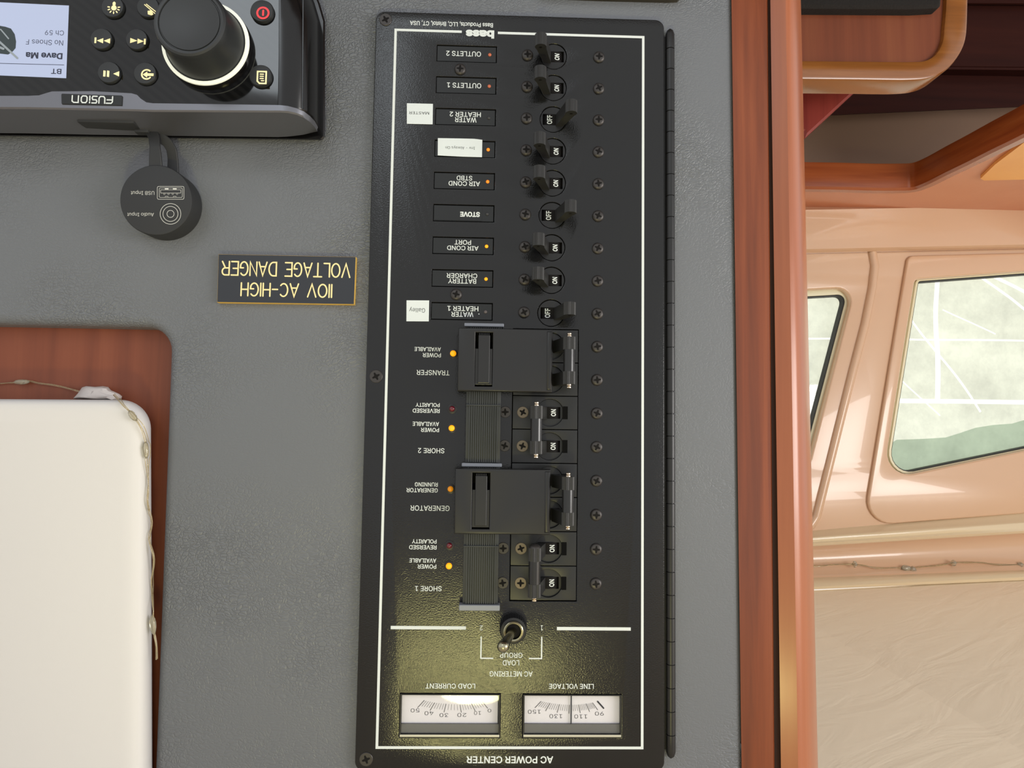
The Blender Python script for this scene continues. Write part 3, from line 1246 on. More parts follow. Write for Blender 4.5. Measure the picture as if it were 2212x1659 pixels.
def build_panel():
    root = empty('breaker_panel', P(PU1, PV0, DASH), 'tall black electrical panel of toggle breakers, signal lamps and two meters on grey vinyl', 'electrical panel')
    # face sheet
    holes = [circle(CU, ROW(i), HR, 40) for i in range(9)]
    holes += [rect(LPU0, LPU1, ROW(i) - LPH, ROW(i) + LPH) for i in range(9)]
    holes += [rect(a, b, c, d) for a, b, c, d in METERS.values()]
    holes += [rect(MOD_U0 - 0.0003, MOD_U1 + 0.0003, ROW(8.5) - 0.0001, ROW(16.5) + 0.0004)]
    outer = round_poly(rect(PU0, PU1, PV0, PV1), 0.0052, 8)
    bm = bmesh.new()
    holed(bm, outer, holes, DASH + 0.0002, 0.0, 0.0005)
    obj('faceplate', bm, 'panel', root, smooth=30)
    bm = bmesh.new()
    box(bm, PU0 + 0.003, PU1 - 0.003, PV0 + 0.003, PV1 - 0.003, DASH + 0.0001, DASH + 0.0003)
    obj('backing_sheet', bm, 'void', root)

    # white border line with its gap for the maker's mark, and the two short rules
    bm = bmesh.new()
    l, r, t, b, k = -0.1202, 0.0270, -0.1663, 0.2421, 0.00145
    g0, g1 = uv(997.5, 70)[0], uv(1075.5, 70)[0]
    for q in (rect(l, g0, t, t + k), rect(g1, r, t, t + k), rect(l, r, b - k, b), rect(l, l + k, t + k, b - k), rect(r - k, r, t + k, b - k)):
        flat(bm, q, 0.00012)
    obj('border_line', bm, 'white', root)
    for x0, x1 in ((844, 1006.5), (1203, 1362.5)):
        bm = bmesh.new()
        u0, u1 = uv(x0, 1357)[0], uv(x1, 1357)[0]
        v = uv(1100, 1357)[1]
        flat(bm, rect(u0, u1, v - 0.0009, v + 0.0009), 0.00012)
        obj('rule_line', bm, 'white', root)
    lu, ru = uv(1039, 1400)[0], uv(1170, 1400)[0]
    v0, v1 = uv(1100, 1375)[1], uv(1100, 1423.5)[1]
    il, ir = uv(1065.5, 1423)[0], uv(1142.5, 1423)[0]
    for qs in ((rect(lu - 0.00035, lu + 0.00035, v0, v1), rect(lu + 0.00035, il, v1 - 0.0007, v1)), (rect(ru - 0.00035, ru + 0.00035, v0, v1), rect(ir, ru - 0.00035, v1 - 0.0007, v1))):
        bm = bmesh.new()
        for q in qs:
            flat(bm, q, 0.00012)
        obj('bracket_line', bm, 'white', root)

    def letters(s, x0, x1, y0, y1, off=0.0, parent=root, w=0.00012, mat='white', shear=0.0, space=1.0):
        bm = bmesh.new()
        text_px(bm, s, x0, x1, y0, y1, w, off + 0.006, shear, 0, space)
        return obj('lettering', bm, mat, parent)
    letters('Bass Products, LLC, Bristol, CT, USA', 885.5, 1065, 45.5, 57, 0.01)
    letters('AC POWER CENTER', 1007.5, 1195, 1633.5, 1649, 0.012)
    letters('LOAD CURRENT', 919, 1026.5, 1476.5, 1487.5, 0.004)
    letters('LINE VOLTAGE', 1186, 1282.5, 1477, 1488, 0.004)
    letters('AC METERING', 1057.5, 1150.5, 1450, 1461.5, 0.0)
    letters('LOAD', 1086, 1121.5, 1426, 1437.5, 0.0)
    letters('GROUP', 1080, 1128.5, 1410, 1421, 0.0)
    letters('2', 1036.5, 1043, 1351, 1361.5)
    letters('1', 1168, 1172.5, 1351, 1362)
    letters('SHORE 1', 896.5, 954, 1266, 1277)
    letters('SHORE 2', 903, 960, 968, 979)
    letters('GENERATOR', 886.5, 971, 1092, 1103.5)
    letters('TRANSFER', 900, 971, 799.5, 810.5)
    for s, x0, x1, y0, y1 in (('POWER', 902, 942.3, 1219.2, 1228.4), ('AVAILABLE', 884.5, 942.3, 1206.3, 1215.2),
                              ('REVERSED', 883.8, 943, 1177.6, 1186.8), ('POLARITY', 889.8, 943, 1165, 1174),
                              ('GENERATOR', 878, 945.7, 1054.3, 1063.6), ('RUNNING', 896, 945.7, 1042, 1051),
                              ('POWER', 909, 948.4, 924.2, 933.2), ('AVAILABLE', 891.5, 948.4, 911.3, 920.2),
                              ('REVERSED', 891.5, 949.7, 882.7, 891.8), ('POLARITY', 897.8, 949.7, 870.5, 879),
                              ('POWER', 913, 952.4, 762.6, 771.7), ('AVAILABLE', 895.5, 952.4, 750, 758.6)):
        letters(s, x0, x1, y0, y1, 0.006)

    # the maker's mark in heavy letters
    bm = bmesh.new()
    text_px(bm, 'bass', 1006.0, 1067.6, 64.6, 82.6, 0.0001, 0.05, 0, 0, 1.02)
    obj('maker_mark', bm, 'white', root)

    # ---------------------------------------------------------- screws
    def screw(r, mat, domed=True):
        bm = bmesh.new()
        c = P(0, 0, 0)
        if domed:
            lathe(bm, c, YA, [(r, 0), (r, 0.0004), (r * 0.95, 0.0009), (r * 0.8, 0.00135), (r * 0.62, 0.0016)], 28)
        else:
            lathe(bm, c, YA, [(r, 0), (r, 0.0003), (r * 0.93, 0.0005)], 28)
        wt = 0.0016 if domed else 0.0005
        a, b_ = r * 0.60, r * 0.16
        for k in range(2):
            q = k * math.pi / 2
            cs, sn = math.cos(q), math.sin(q)
            flat(bm, [(x * cs - y * sn, x * sn + y * cs) for x, y in ((-a, -b_ * 0.7), (-b_, -b_ * 1.25), (b_, -b_ * 1.25), (a, -b_ * 0.7), (a, b_ * 0.7), (b_, b_ * 1.25), (-b_, b_ * 1.25), (-a, b_ * 0.7))], wt + 0.00003 + k * 0.00001, 1)
        o = obj('mounting_screw', bm, [mat, 'recess'], root, origin=c.copy(), smooth=30)
        return o
    random.seed(11)
    first = {}

    def put_screw(u, v, r=0.0034, mat='screw', domed=True, w=0.0, rot=None):
        key = (r, mat, domed)
        if key not in first:
            first[key] = o = screw(r, mat, domed)
        else:
            o = first[key].copy()
            sc.collection.objects.link(o)
        o.parent = None
        place(o, P(u, v, w), root)
        o.rotation_euler = (0, random.uniform(-0.5, 0.5) if rot is None else rot, 0)
        return o
    for i in range(17):
        put_screw(0.0, ROW(i))
        if i < 9:
            put_screw(-0.0421, ROW(i))
        elif i in (11, 12, 15, 16):
            put_screw(-0.0421, ROW(i), 0.0033, 'tanscrew', False)
            put_screw(-0.0521, ROW(i), 0.0033, 'screw', False)
    for x, y in ((994, 150.5), (985.5, 636.3)):
        put_screw(*uv(x, y), w=0.0)
    for x, y in ((833, 42.8), (812.5, 813), (791, 1640)):
        put_screw(*uv(x, y), 0.0037, 'screw', False)

    # ---------------------------------------------------------- breakers
    def breaker(on, module):
        """one breaker at row 8's place: dished face, slot, toggle and its word."""
        s = -1 if on else 1
        bm = bmesh.new()
        face = -0.0006 if not module else -0.0014
        slot = rect(CU - 0.0060, CU + 0.0060, -0.0033, 0.0033)
        if module:
            hole = circle(CU, 0, 0.0078, 40)
            holed(bm, rect(MOD_U0, MOD_U1, -S / 2 + 0.0002, S / 2 - 0.0002), [hole], DASH + 0.0004, 0.0, 0.0002)
            nu = CU + 0.0086
            flat(bm, rect(nu - 0.0014, nu + 0.0015, -0.0037, 0.0036), 0.00006, 1)
        holed(bm, circle(CU, 0, 0.0074 if not module else 0.0077, 40), [slot], DASH + 0.0004, face)
        name = 'circuit_breaker'
        br = obj(name, bm, ['module' if module else 'black', 'void'], root, origin=P(CU, 0, 0), smooth=30)
        # toggle: drum in the slot, tapering arm, ribbed grip
        bm = bmesh.new()
        b2 = bmesh.new()
        dr, dw = 0.0080, -0.0083
        prof = [(CU + dr * math.sin(q), dw + dr * math.cos(q)) for q in [math.radians(-46 + 92 * i / 16) for i in range(17)]]
        quads(b2, [[P(u, -0.0032, w) for u, w in prof], [P(u, 0.0032, w) for u, w in prof]], cap0=True, cap1=True)
        merge(bm, b2, 1)
        tr = 0.0034
        tc = (CU + s * 0.0088, 0.0166)
        base = (CU + s * 0.0036, -0.0012)
        d = Vector((tc[0] - base[0], tc[1] - base[1])).normalized()
        nl = Vector((-d[1], d[0]))
        hw = 0.0021
        prof = [(base[0] + nl[0] * hw, base[1] + nl[1] * hw)]
        a0 = math.atan2(nl[1], nl[0])
        prof.append((tc[0] + nl[0] * tr * 0.8 - d[0] * 0.003, tc[1] + nl[1] * tr * 0.8 - d[1] * 0.003))
        nr = 34
        for k in range(nr + 1):
            q = a0 + 0.5 - (math.pi + 1.0) * k / nr
            rr = tr * (1 - 0.075 * (k % 2))
            prof.append((tc[0] + rr * math.cos(q), tc[1] + rr * math.sin(q)))
        prof.append((tc[0] - nl[0] * tr * 0.8 - d[0] * 0.003, tc[1] - nl[1] * tr * 0.8 - d[1] * 0.003))
        prof.append((base[0] - nl[0] * hw, base[1] - nl[1] * hw))
        b2 = bmesh.new()
        o0, o1 = -0.0031, 0.0039
        cx = sum(p[0] for p in prof) / len(prof)
        quads(b2, [[P(u, o0, w) for u, w in prof], [P(u, o1, w) for u, w in prof]], cap0=True, cap1=True)
        merge(bm, b2)
        # bore through the grip
        for vv, dirn in ((o1 + 0.00004, 1), (o0 - 0.00004, -1)):
            f = bm.faces.new([bm.verts.new(P(tc[0] + 0.0009 * math.cos(2 * math.pi * k / 14), vv, tc[1] - 0.0004 + 0.0009 * math.sin(2 * math.pi * k / 14))) for k in range(14)])
            f.normal_update()
            if f.normal.z * dirn < 0:
                f.normal_flip()
            f.material_index = 1
        obj('toggle', bm, ['toggle', 'recess'], br, smooth=22)
        # ON / OFF on the drum
        bm = bmesh.new()
        uc = CU - s * 0.0020
        ln, hh = (0.0040, 0.0029) if on else (0.0054, 0.0030)

        def fn(x, y):
            u = uc + hh / 2 - hh * y
            a = (u - CU)
            w = dw + math.sqrt(dr * dr - a * a) + 0.00008
            return P(u, ln / 2 - ln * x, w)
        text_on(bm, 'ON' if on else 'OFF', fn, 0.022)
        obj('lettering', bm, 'white', br)
        return br
    kinds = {}
    for i in range(17):
        module = i >= 9
        on = i in (0, 1, 3, 4, 6, 7, 11, 12, 15, 16)
        key = (on, module)
        delta = Vector((0, 0, ROW(i)))
        if key not in kinds:
            kinds[key] = b_ = breaker(on, module)
            b_.location += delta
            WO[b_.name] += delta
            kinds[key] = (b_, i)
            for ch in b_.children:
                WO[ch.name] += delta
        else:
            src, j = kinds[key]
            dup(src, Vector((0, 0, ROW(i) - ROW(j))), root)

    # ---------------------------------------------------------- ties joining the double breakers
    def tie(i, s, domed):
        u, w = CU + s * 0.0088, 0.0166
        v0, v1 = ROW(i) + 0.0004, ROW(i + 1) + 0.0004
        bm = bmesh.new()
        lathe(bm, P(u, v0 + 0.0034, w), ZA, [(0.00318, 0), (0.00318, S - 0.0068)], 28)
        o = obj('handle_tie', bm, 'glosstie', root, smooth=40)
        for c, dv in ((v0 - 0.0034, -1), (v1 + 0.0034, 1)):
            bm = bmesh.new()
            if domed and dv < 0:
                lathe(bm, P(u, c, w), ZA * dv, [(0.0033, 0), (0.0030, 0.0009), (0.0019, 0.0018), (0.0006, 0.0022)], 20)
                obj('pin', bm, 'screw', o, smooth=60)
            else:
                lathe(bm, P(u, c, w), ZA * dv, [(0.0014, 0), (0.0014, 0.0008), (0.0009, 0.0010), (0.0013, 0.0014), (0.0013, 0.0021), (0.0006, 0.0025)], 16)
                obj('pin', bm, 'brass', o, smooth=40)
    tie(9, 1, False)
    tie(11, -1, False)
    tie(13, 1, False)
    tie(15, -1, True)

    # ---------------------------------------------------------- lock-out slides
    def slide(cu0, cu1, cv0, cv1, rv0, rv1, line_v, top_stop, bot_stop):
        bm = bmesh.new()
        u0, u1 = -0.0741, -0.0546
        box(bm, u0, u1, rv0, rv1, 0.0, 0.0042, 0.0003)
        nr = 14
        for k in range(nr):
            uc = u0 + 0.0020 + (u1 - u0 - 0.0040) * k / (nr - 1)
            box(bm, uc - 0.00042, uc + 0.00042, rv0 + 0.0003, rv1 - 0.0003, 0.0042, 0.0051, 0.00018, 1)
        box(bm, u0, u1, line_v - 0.0004, line_v + 0.0004, 0.0040, 0.0056, 0.0002)
        o = obj('slide_rail', bm, 'rail', root, smooth=30)
        for a in (top_stop, bot_stop):
            if a:
                bm = bmesh.new()
                box(bm, -0.0759, -0.0536, a[0], a[1], 0.0, 0.0066, 0.0004)
                obj('stop', bm, 'railtip', o)
        bm = bmesh.new()
        sx0, sx1 = cu0 + 0.0095, cu0 + 0.0190
        sv0, sv1 = cv0 + 0.0024, cv1 - 0.0028
        holed(bm, rect(cu0, cu1, cv0, cv1), [rect(sx0, sx1, sv0, sv1)], 0.0056, 0.0124, 0.0008)
        holed(bm, rect(cu1 - 0.0035, cu1, cv0 + 0.0008, cv1 - 0.0008), [], 0.0052, 0.0130, 0.0015)
        c = obj('slide_cover', bm, 'cover', root, smooth=40)
        bm = bmesh.new()
        m = (sv0 + sv1) / 2 - 0.006
        box(bm, sx0, sx1, sv0, sv1, 0.0056, 0.0062, mat=1)
        box(bm, sx0, sx1, m, sv1 - 0.0008, 0.0062, 0.0117, 0.0002)
        obj('slot_floor', bm, ['cover', 'void'], c)
        bm = bmesh.new()
        box(bm, sx0 + 0.0016, sx1 - 0.0014, sv0 + 0.0014, sv1 - 0.0016, 0.0062, 0.0128, 0.0004)
        for k in range(7):
            uc = sx0 + 0.0022 + 0.0052 * k / 6
            box(bm, uc - 0.0002, uc + 0.0002, sv0 + 0.0003, sv0 + 0.0016, 0.0062, 0.0122)
        obj('release_tab', bm, 'cover', c)
    slide(-0.0788, -0.0266, 0.0113, 0.0463, 0.0094, 0.0858, 0.0537, (0.0076, 0.0095), None)
    slide(-0.0791, -0.0269, 0.0886, 0.1240, 0.0878, 0.1632, 0.1316, (0.0859, 0.0879), (0.1631, 0.1662))

    # ---------------------------------------------------------- label strips with their small lamps
    names = [[('OUTLETS 2', 964, 1039, 110.5, 121.5)], [('OUTLETS 1', 965.5, 1039.5, 179, 190)],
             [('WATER', 982.5, 1029.3, 253.8, 264.2), ('HEATER 2', 971.4, 1038.7, 242, 252.3)], [],
             [('AIR COND', 969, 1037, 391.4, 401.6), ('STBD', 986.5, 1020.3, 379.6, 389.8)],
             [('STOVE', 994, 1036.7, 457.5, 468.5)],
             [('AIR COND', 965.8, 1033.7, 531, 540.7), ('PORT', 981.8, 1017.6, 518.4, 528.6)],
             [('BATTERY', 968, 1028.6, 602.2, 612.4), ('CHARGER', 964.7, 1031, 590.4, 600.8)],
             [('WATER', 974.8, 1022.6, 673.8, 684.3), ('HEATER 1', 966.4, 1033.3, 661.4, 671.8)]]
    lamps = ['dimorange', 'dimorange', 'darklamp', 'orange', 'orange', 'darklamp', 'amber', 'amber', 'offlamp']
    for i in range(9):
        bm = bmesh.new()
        prism(bm, rect(LPU0 + 0.0003, LPU1 - 0.0004, ROW(i) - LPH + 0.0004, ROW(i) + LPH - 0.0004), DASH + 0.0004, -0.0006)
        if i == 5:
            prism(bm, rect(LPU0 + 0.0006, LPU1 - 0.0070, ROW(i) - 0.0042, ROW(i) + 0.0042), -0.0006, -0.0003)
        pl = obj('label_strip', bm, 'plate', root)
        for s, x0, x1, y0, y1 in names[i]:
            letters(s, x0, x1, y0, y1, 0.03 if i == 5 else 0.004, pl, -0.00025 if i == 5 else -0.00052)
        bm = bmesh.new()
        lathe(bm, P(-0.0642, ROW(i), -0.0007), YA, [(0.00098, 0), (0.00098, 0.0004), (0.0006, 0.0007)], 20)
        obj('lamp', bm, lamps[i], pl, smooth=60)
    bm = bmesh.new()
    flat(bm, circle(*uv(1034.5, 678), 0.0003, 10), -0.0005)
    obj('paint_speck', bm, 'white', root)

    # the six larger lamps of the incoming lines
    for v, mat, r in ((0.0244, 'amber', 0.0017), (0.0558, 'red', 0.0016), (0.0667, 'amber', 0.0017), (0.1007, 'amber', 0.0016), (0.1320, 'red', 0.0016), (0.1432, 'amber', 0.0017)):
        bm = bmesh.new()
        lathe(bm, P(-0.0821, v, 0), YA, [(0.0027, 0), (0.0027, 0.0004), (0.0021, 0.0006)], 24)
        o = obj('signal_lamp', bm, 'black', root, smooth=40)
        bm = bmesh.new()
        lathe(bm, P(-0.0821, v, 0.0005), YA, [(r, 0), (r, 0.0010), (r * 0.8, 0.0016), (r * 0.4, 0.0019)], 20)
        if v == 0.1007:
            mat = 'dimamber'
        obj('lens', bm, mat, o, smooth=60)

    # ---------------------------------------------------------- meters
    def meter(kind):
        u0, u1, v0, v1 = METERS[kind]
        bm = bmesh.new()
        holed(bm, rect(u0, u1, v0, v1), [rect(u0 + 0.0009, u1 - 0.0008, v0 + 0.0007, v1 - 0.0022)], DASH + 0.0004, 0.0008, 0.0003)
        o = obj('%s_meter' % {'load': 'current', 'volt': 'voltage'}[kind], bm, 'black', root)
        vc = v1 - 0.0070
        bm = bmesh.new()
        prism(bm, rect(u0 + 0.0009, u1 - 0.0008, v0 + 0.0007, vc), DASH + 0.0004, -0.0020)
        obj('dial', bm, 'dial', o)
        bm = bmesh.new()
        prism(bm, rect(u0 + 0.0009, u1 - 0.0008, vc, v1 - 0.0022), DASH + 0.0004, -0.0006)
        obj('hood', bm, 'visor', o)
        bm = bmesh.new()
        box(bm, u0 + 0.0004, u1 - 0.0003, v1 - 0.0020, v1 - 0.0008, 0.0002, 0.0013, 0.0002)
        obj('clear_edge', bm, 'lip', o)  # pale colour stands in for lamplight caught by the clear edge
        # scale: px positions on the dial card
        w = -0.0019
        bm = bmesh.new()
        if kind == 'volt':
            ox, k = 1110, 2212 / 250.0
            px = lambda x, y: uv(ox + x / k, 1480 + y / k, w)
            major = [((522, 310), (405, 432)), ((692, 345), (608, 490)), ((872, 370), (829, 522)), ((1058, 380), (1053, 538)), ((1236, 375), (1270, 528)), ((1380, 358), (1447, 505)), ((1505, 338), (1602, 472))]
            bmj = 5.5
            nums = [('150', 270, 512, 472, 548), ('130', 682, 925, 556, 632), ('110', 1158, 1402, 562, 638), ('90', 1552, 1718, 508, 582)]
        else:
            ox, k = 850, 2212 / 250.0
            px = lambda x, y: uv(ox + x / k, 1480 + y / k, w)
            major = [((588, 293), (463, 430)), ((786, 338), (702, 482)), ((1004, 360), (968, 515)), ((1272, 375), (1297, 518)), ((1490, 350), (1560, 490)), ((1690, 305), (1800, 440))]
            nums = [('50', 330, 497, 448, 520), ('40', 595, 762, 500, 575), ('30', 882, 1048, 538, 610), ('20', 1222, 1392, 535, 608), ('10', 1540, 1672, 497, 568), ('0', 1800, 1870, 455, 520)]
        for a, b_ in major:
            stroke(bm, [px(*a), px(*b_)], 0.00028, w)
        for (a, b_), (c, d) in zip(major, major[1:]):
            for q in range(1, 5):
                f = q / 5.0
                p0 = (a[0] + (c[0] - a[0]) * f, a[1] + (c[1] - a[1]) * f)
                p1 = (b_[0] + (d[0] - b_[0]) * f, b_[1] + (d[1] - b_[1]) * f)
                p1 = (p0[0] + (p1[0] - p0[0]) * 0.72, p0[1] + (p1[1] - p0[1]) * 0.72)
                stroke(bm, [px(*p0), px(*p1)], 0.00015, w)
        if kind == 'volt':
            stroke(bm, [px(1602, 312), px(1715, 440)], 0.0008, w)
        for s, x0, x1, y0, y1 in nums:
            text_px(bm, s, ox + x0 / k, ox + x1 / k, 1480 + y0 / k, 1480 + y1 / k, w, -0.006)
        obj('scale', bm, 'ink', o)
        bm = bmesh.new()
        un = uv(1110 + 1095 / 8.848, 1530, -0.0012)[0] if kind == 'volt' else u1 - 0.0010
        box(bm, un - 0.00035, un + 0.00035, v0 + 0.0008, vc, -0.0014, -0.0010, 0.0001)
        obj('needle', bm, 'ink', o)
        bm = bmesh.new()
        box(bm, u0 + 0.0007, u1 - 0.0006, v0 + 0.0005, v1 - 0.0020, 0.0002, 0.0006)
        obj('lens', bm, 'lens', o)
    meter('load')
    meter('volt')

    # ---------------------------------------------------------- metering selector
    su, sv = uv(1108, 1354)
    bm = bmesh.new()
    lathe(bm, P(su, sv, 0), YA, [(0.0074, 0), (0.0074, 0.0070), (0.0069, 0.0080)], 72, rib=0.03, cap1=False)
    lathe(bm, P(su, sv, 0), YA, [(0.0069, 0.0080), (0.0058, 0.0083), (0.0056, 0.0083)], 36, cap0=False, cap1=False)
    lathe(bm, P(su, sv, 0), YA, [(0.0056, 0.0080), (0.0056, 0.0081)], 36)
    sw = obj('selector_switch', bm, 'black', root, smooth=30)
    bm = bmesh.new()
    lathe(bm, P(su, sv, 0), YA, [(0.0054, 0.0080), (0.0054, 0.0096), (0.0049, 0.0100), (0.0042, 0.0098), (0.0040, 0.0083)], 36, cap1=False)
    obj('collar', bm, 'chrome', sw, smooth=40)
    bm = bmesh.new()
    lathe(bm, P(su, sv, 0.0081), YA, [(0.0040, 0), (0.0038, 0.0003)], 24)
    obj('bore', bm, 'recess', sw)
    tip = at(1087, 1396, 0.0290)
    a = P(su, sv, 0.0075)
    bm = bmesh.new()
    d = (tip - a)
    ln = d.length
    lathe(bm, a, d, [(0.0021, 0), (0.0022, ln * 0.5), (0.0025, ln * 0.8), (0.0030, ln * 0.93), (0.0031, ln), (0.0028, ln + 0.0015), (0.0018, ln + 0.0026), (0.0005, ln + 0.0030)], 24)
    obj('lever', bm, 'chrome', sw, smooth=60)

    # ---------------------------------------------------------- piano hinge on the panel's edge
    bm = bmesh.new()
    v0, v1 = -0.1719, 0.2474
    prof = [(0.0006, 0), (0.0019, 0.0012), (0.0026, 0.0034)]
    z = 0.0127
    Lh = v1 - v0
    while z < Lh - 0.006:
        prof += [(0.0026, z - 0.0003), (0.0021, z - 0.0001), (0.0021, z + 0.0001), (0.0026, z + 0.0003)]
        z += 0.0127
    prof += [(0.0026, Lh - 0.0034), (0.0019, Lh - 0.0012), (0.0006, Lh)]
    lathe(bm, P(0.0426, v0, -0.0014), ZA, prof, 20)
    box(bm, PU1 - 0.001, 0.0426, v0 + 0.004, v1 - 0.004, DASH, DASH + 0.0012)
    obj('hinge', bm, 'cover', root, smooth=35)
    return root


M['dimamber'] = plain('dull_amber_lamp', srgb(206, 132, 20), 0.35, emit=srgb(200, 120, 10), estr=0.45)
build_panel()


# ------------------------------------------------------------------ paper stickers and the engraved sign
def sticker(px, text, tb, w, label, off, tilt=None):
    bm = bmesh.new()
    prism(bm, px_poly(px, w), w - 0.0002, w)
    o = obj('paper_label', bm, 'paper')
    tag(o, label, 'label')
    bm = bmesh.new()
    text_px(bm, text, *tb, w + 0.00008, off)
    obj('lettering', bm, 'ink', o)


sticker([(879.0, 223.0), (935.2, 224.3), (934.5, 268.5), (878.9, 267.2)], 'MASTER', (884, 927, 241, 247), 0.0003, 'white paper label reading MASTER beside the upper water heater strip', -0.004)
sticker([(878.2, 648.7), (927.0, 649.0), (926.2, 694.2), (877.9, 694.0)], 'Galley', (884.4, 918.2, 663.2, 674.8), 0.0003, 'square white paper label reading Galley above the transfer slide', -0.006)
sticker([(945.9, 298.3), (1000, 299.2), (1025, 299.9), (1041.9, 302.0), (1041.2, 339.4), (1000, 338.4), (945.6, 335.6)], 'Inv - Always On', (962.4, 1025.8, 315, 322.3), 0.0003, 'wide white paper label covering the Inv - Always On strip', -0.008)

# single-line engraved capitals: strokes in a box of the given width and height 1
def _arc(cx, cy, rx, ry, a0, a1, n=12):
    return [(cx + rx * math.cos(math.radians(a0 + (a1 - a0) * i / n)), cy + ry * math.sin(math.radians(a0 + (a1 - a0) * i / n))) for i in range(n + 1)]


ENG = {
    'V': (0.74, [[(0, 1), (0.37, 0), (0.74, 1)]]),
    'O': (0.76, [_arc(0.38, 0.5, 0.38, 0.5, 0, 360, 24)]),
    '0': (0.76, [_arc(0.38, 0.5, 0.38, 0.5, 0, 360, 24)]),
    'L': (0.52, [[(0, 1), (0, 0), (0.52, 0)]]),
    'T': (0.74, [[(0, 1), (0.74, 1)], [(0.37, 1), (0.37, 0)]]),
    'A': (0.74, [[(0, 0), (0.37, 1), (0.74, 0)], [(0.12, 0.33), (0.62, 0.33)]]),
    'G': (0.70, [_arc(0.37, 0.5, 0.37, 0.5, 45, 325, 20) + [(0.70, 0.45)], [(0.42, 0.45), (0.70, 0.45)]]),
    'E': (0.62, [[(0.62, 1), (0, 1), (0, 0), (0.62, 0)], [(0, 0.5), (0.46, 0.5)]]),
    'D': (0.68, [[(0, 0), (0, 1), (0.28, 1)] + _arc(0.28, 0.5, 0.40, 0.5, 90, -90, 14) + [(0, 0)]]),
    'N': (0.62, [[(0, 0), (0, 1), (0.62, 0), (0.62, 1)]]),
    'R': (0.66, [[(0, 0), (0, 1)], [(0, 1), (0.38, 1)] + _arc(0.38, 0.74, 0.26, 0.26, 90, -90, 10) + [(0, 0.48)], [(0.36, 0.48), (0.66, 0)]]),
    '1': (0.0, [[(0, 0), (0, 1)]]),
    'I': (0.0, [[(0, 0), (0, 1)]]),
    'H': (0.62, [[(0, 0), (0, 1)], [(0.62, 0), (0.62, 1)], [(0, 0.5), (0.62, 0.5)]]),
    'C': (0.70, [_arc(0.37, 0.5, 0.37, 0.5, 45, 315, 20)]),
    '-': (0.46, [[(0, 0.46), (0.46, 0.46)]]),
    ' ': (0.42, []),
}


def engraved(bm, s, x0, x1, y0, y1, w, wid, gap=0.2):
    tot = sum(ENG[c][0] for c in s) + gap * (len(s) - 1)
    xc, yc = (x0 + x1) / 2, (y0 + y1) / 2
    ul, ur = uv(x0, yc, w)[0], uv(x1, yc, w)[0]
    vb, vt = uv(xc, y0, w)[1], uv(xc, y1, w)[1]
    x = 0.0
    for c in s:
        cw, strokes = ENG[c]
        for st in strokes:
            stroke(bm, [(ur - (ur - ul) * (x + a) / tot, vb + (vt - vb) * b) for a, b in st], wid, w)
        x += cw + gap


def build_sign():
    w1 = DASH + 0.0034
    pp = px_poly([(472.5, 549.5), (768.5, 555.5), (764.5, 657.0), (469.5, 652.5)], w1)
    root = empty('warning_sign', at(620, 605, DASH), 'black and yellow engraved plate reading 110V AC-HIGH VOLTAGE DANGER', 'sign')
    bm = bmesh.new()
    o_ = inset(pp, -0.00015)
    b2 = bmesh.new()
    r = quads(b2, [[P(u, v, DASH) for u, v in o_], [P(u, v, w1 - 0.0002) for u, v in o_], [P(u, v, w1) for u, v in pp]], cap0=True)
    f = b2.faces.new(r[-1])
    f.material_index = 1
    merge(bm, b2)
    obj('plate', bm, ['gold', 'navy'], root)
    for s, x0, x1, y0, y1, g in (('VOLTAGE DANGER', 480, 756, 567.5, 596.5, 0.21), ('110V AC-HIGH', 521, 716.5, 613, 640.5, 0.22)):
        bm = bmesh.new()
        engraved(bm, s, x0, x1, y0, y1, w1 + 0.00004, 0.00082, g)
        obj('lettering', bm, 'goldtext', root)


build_sign()
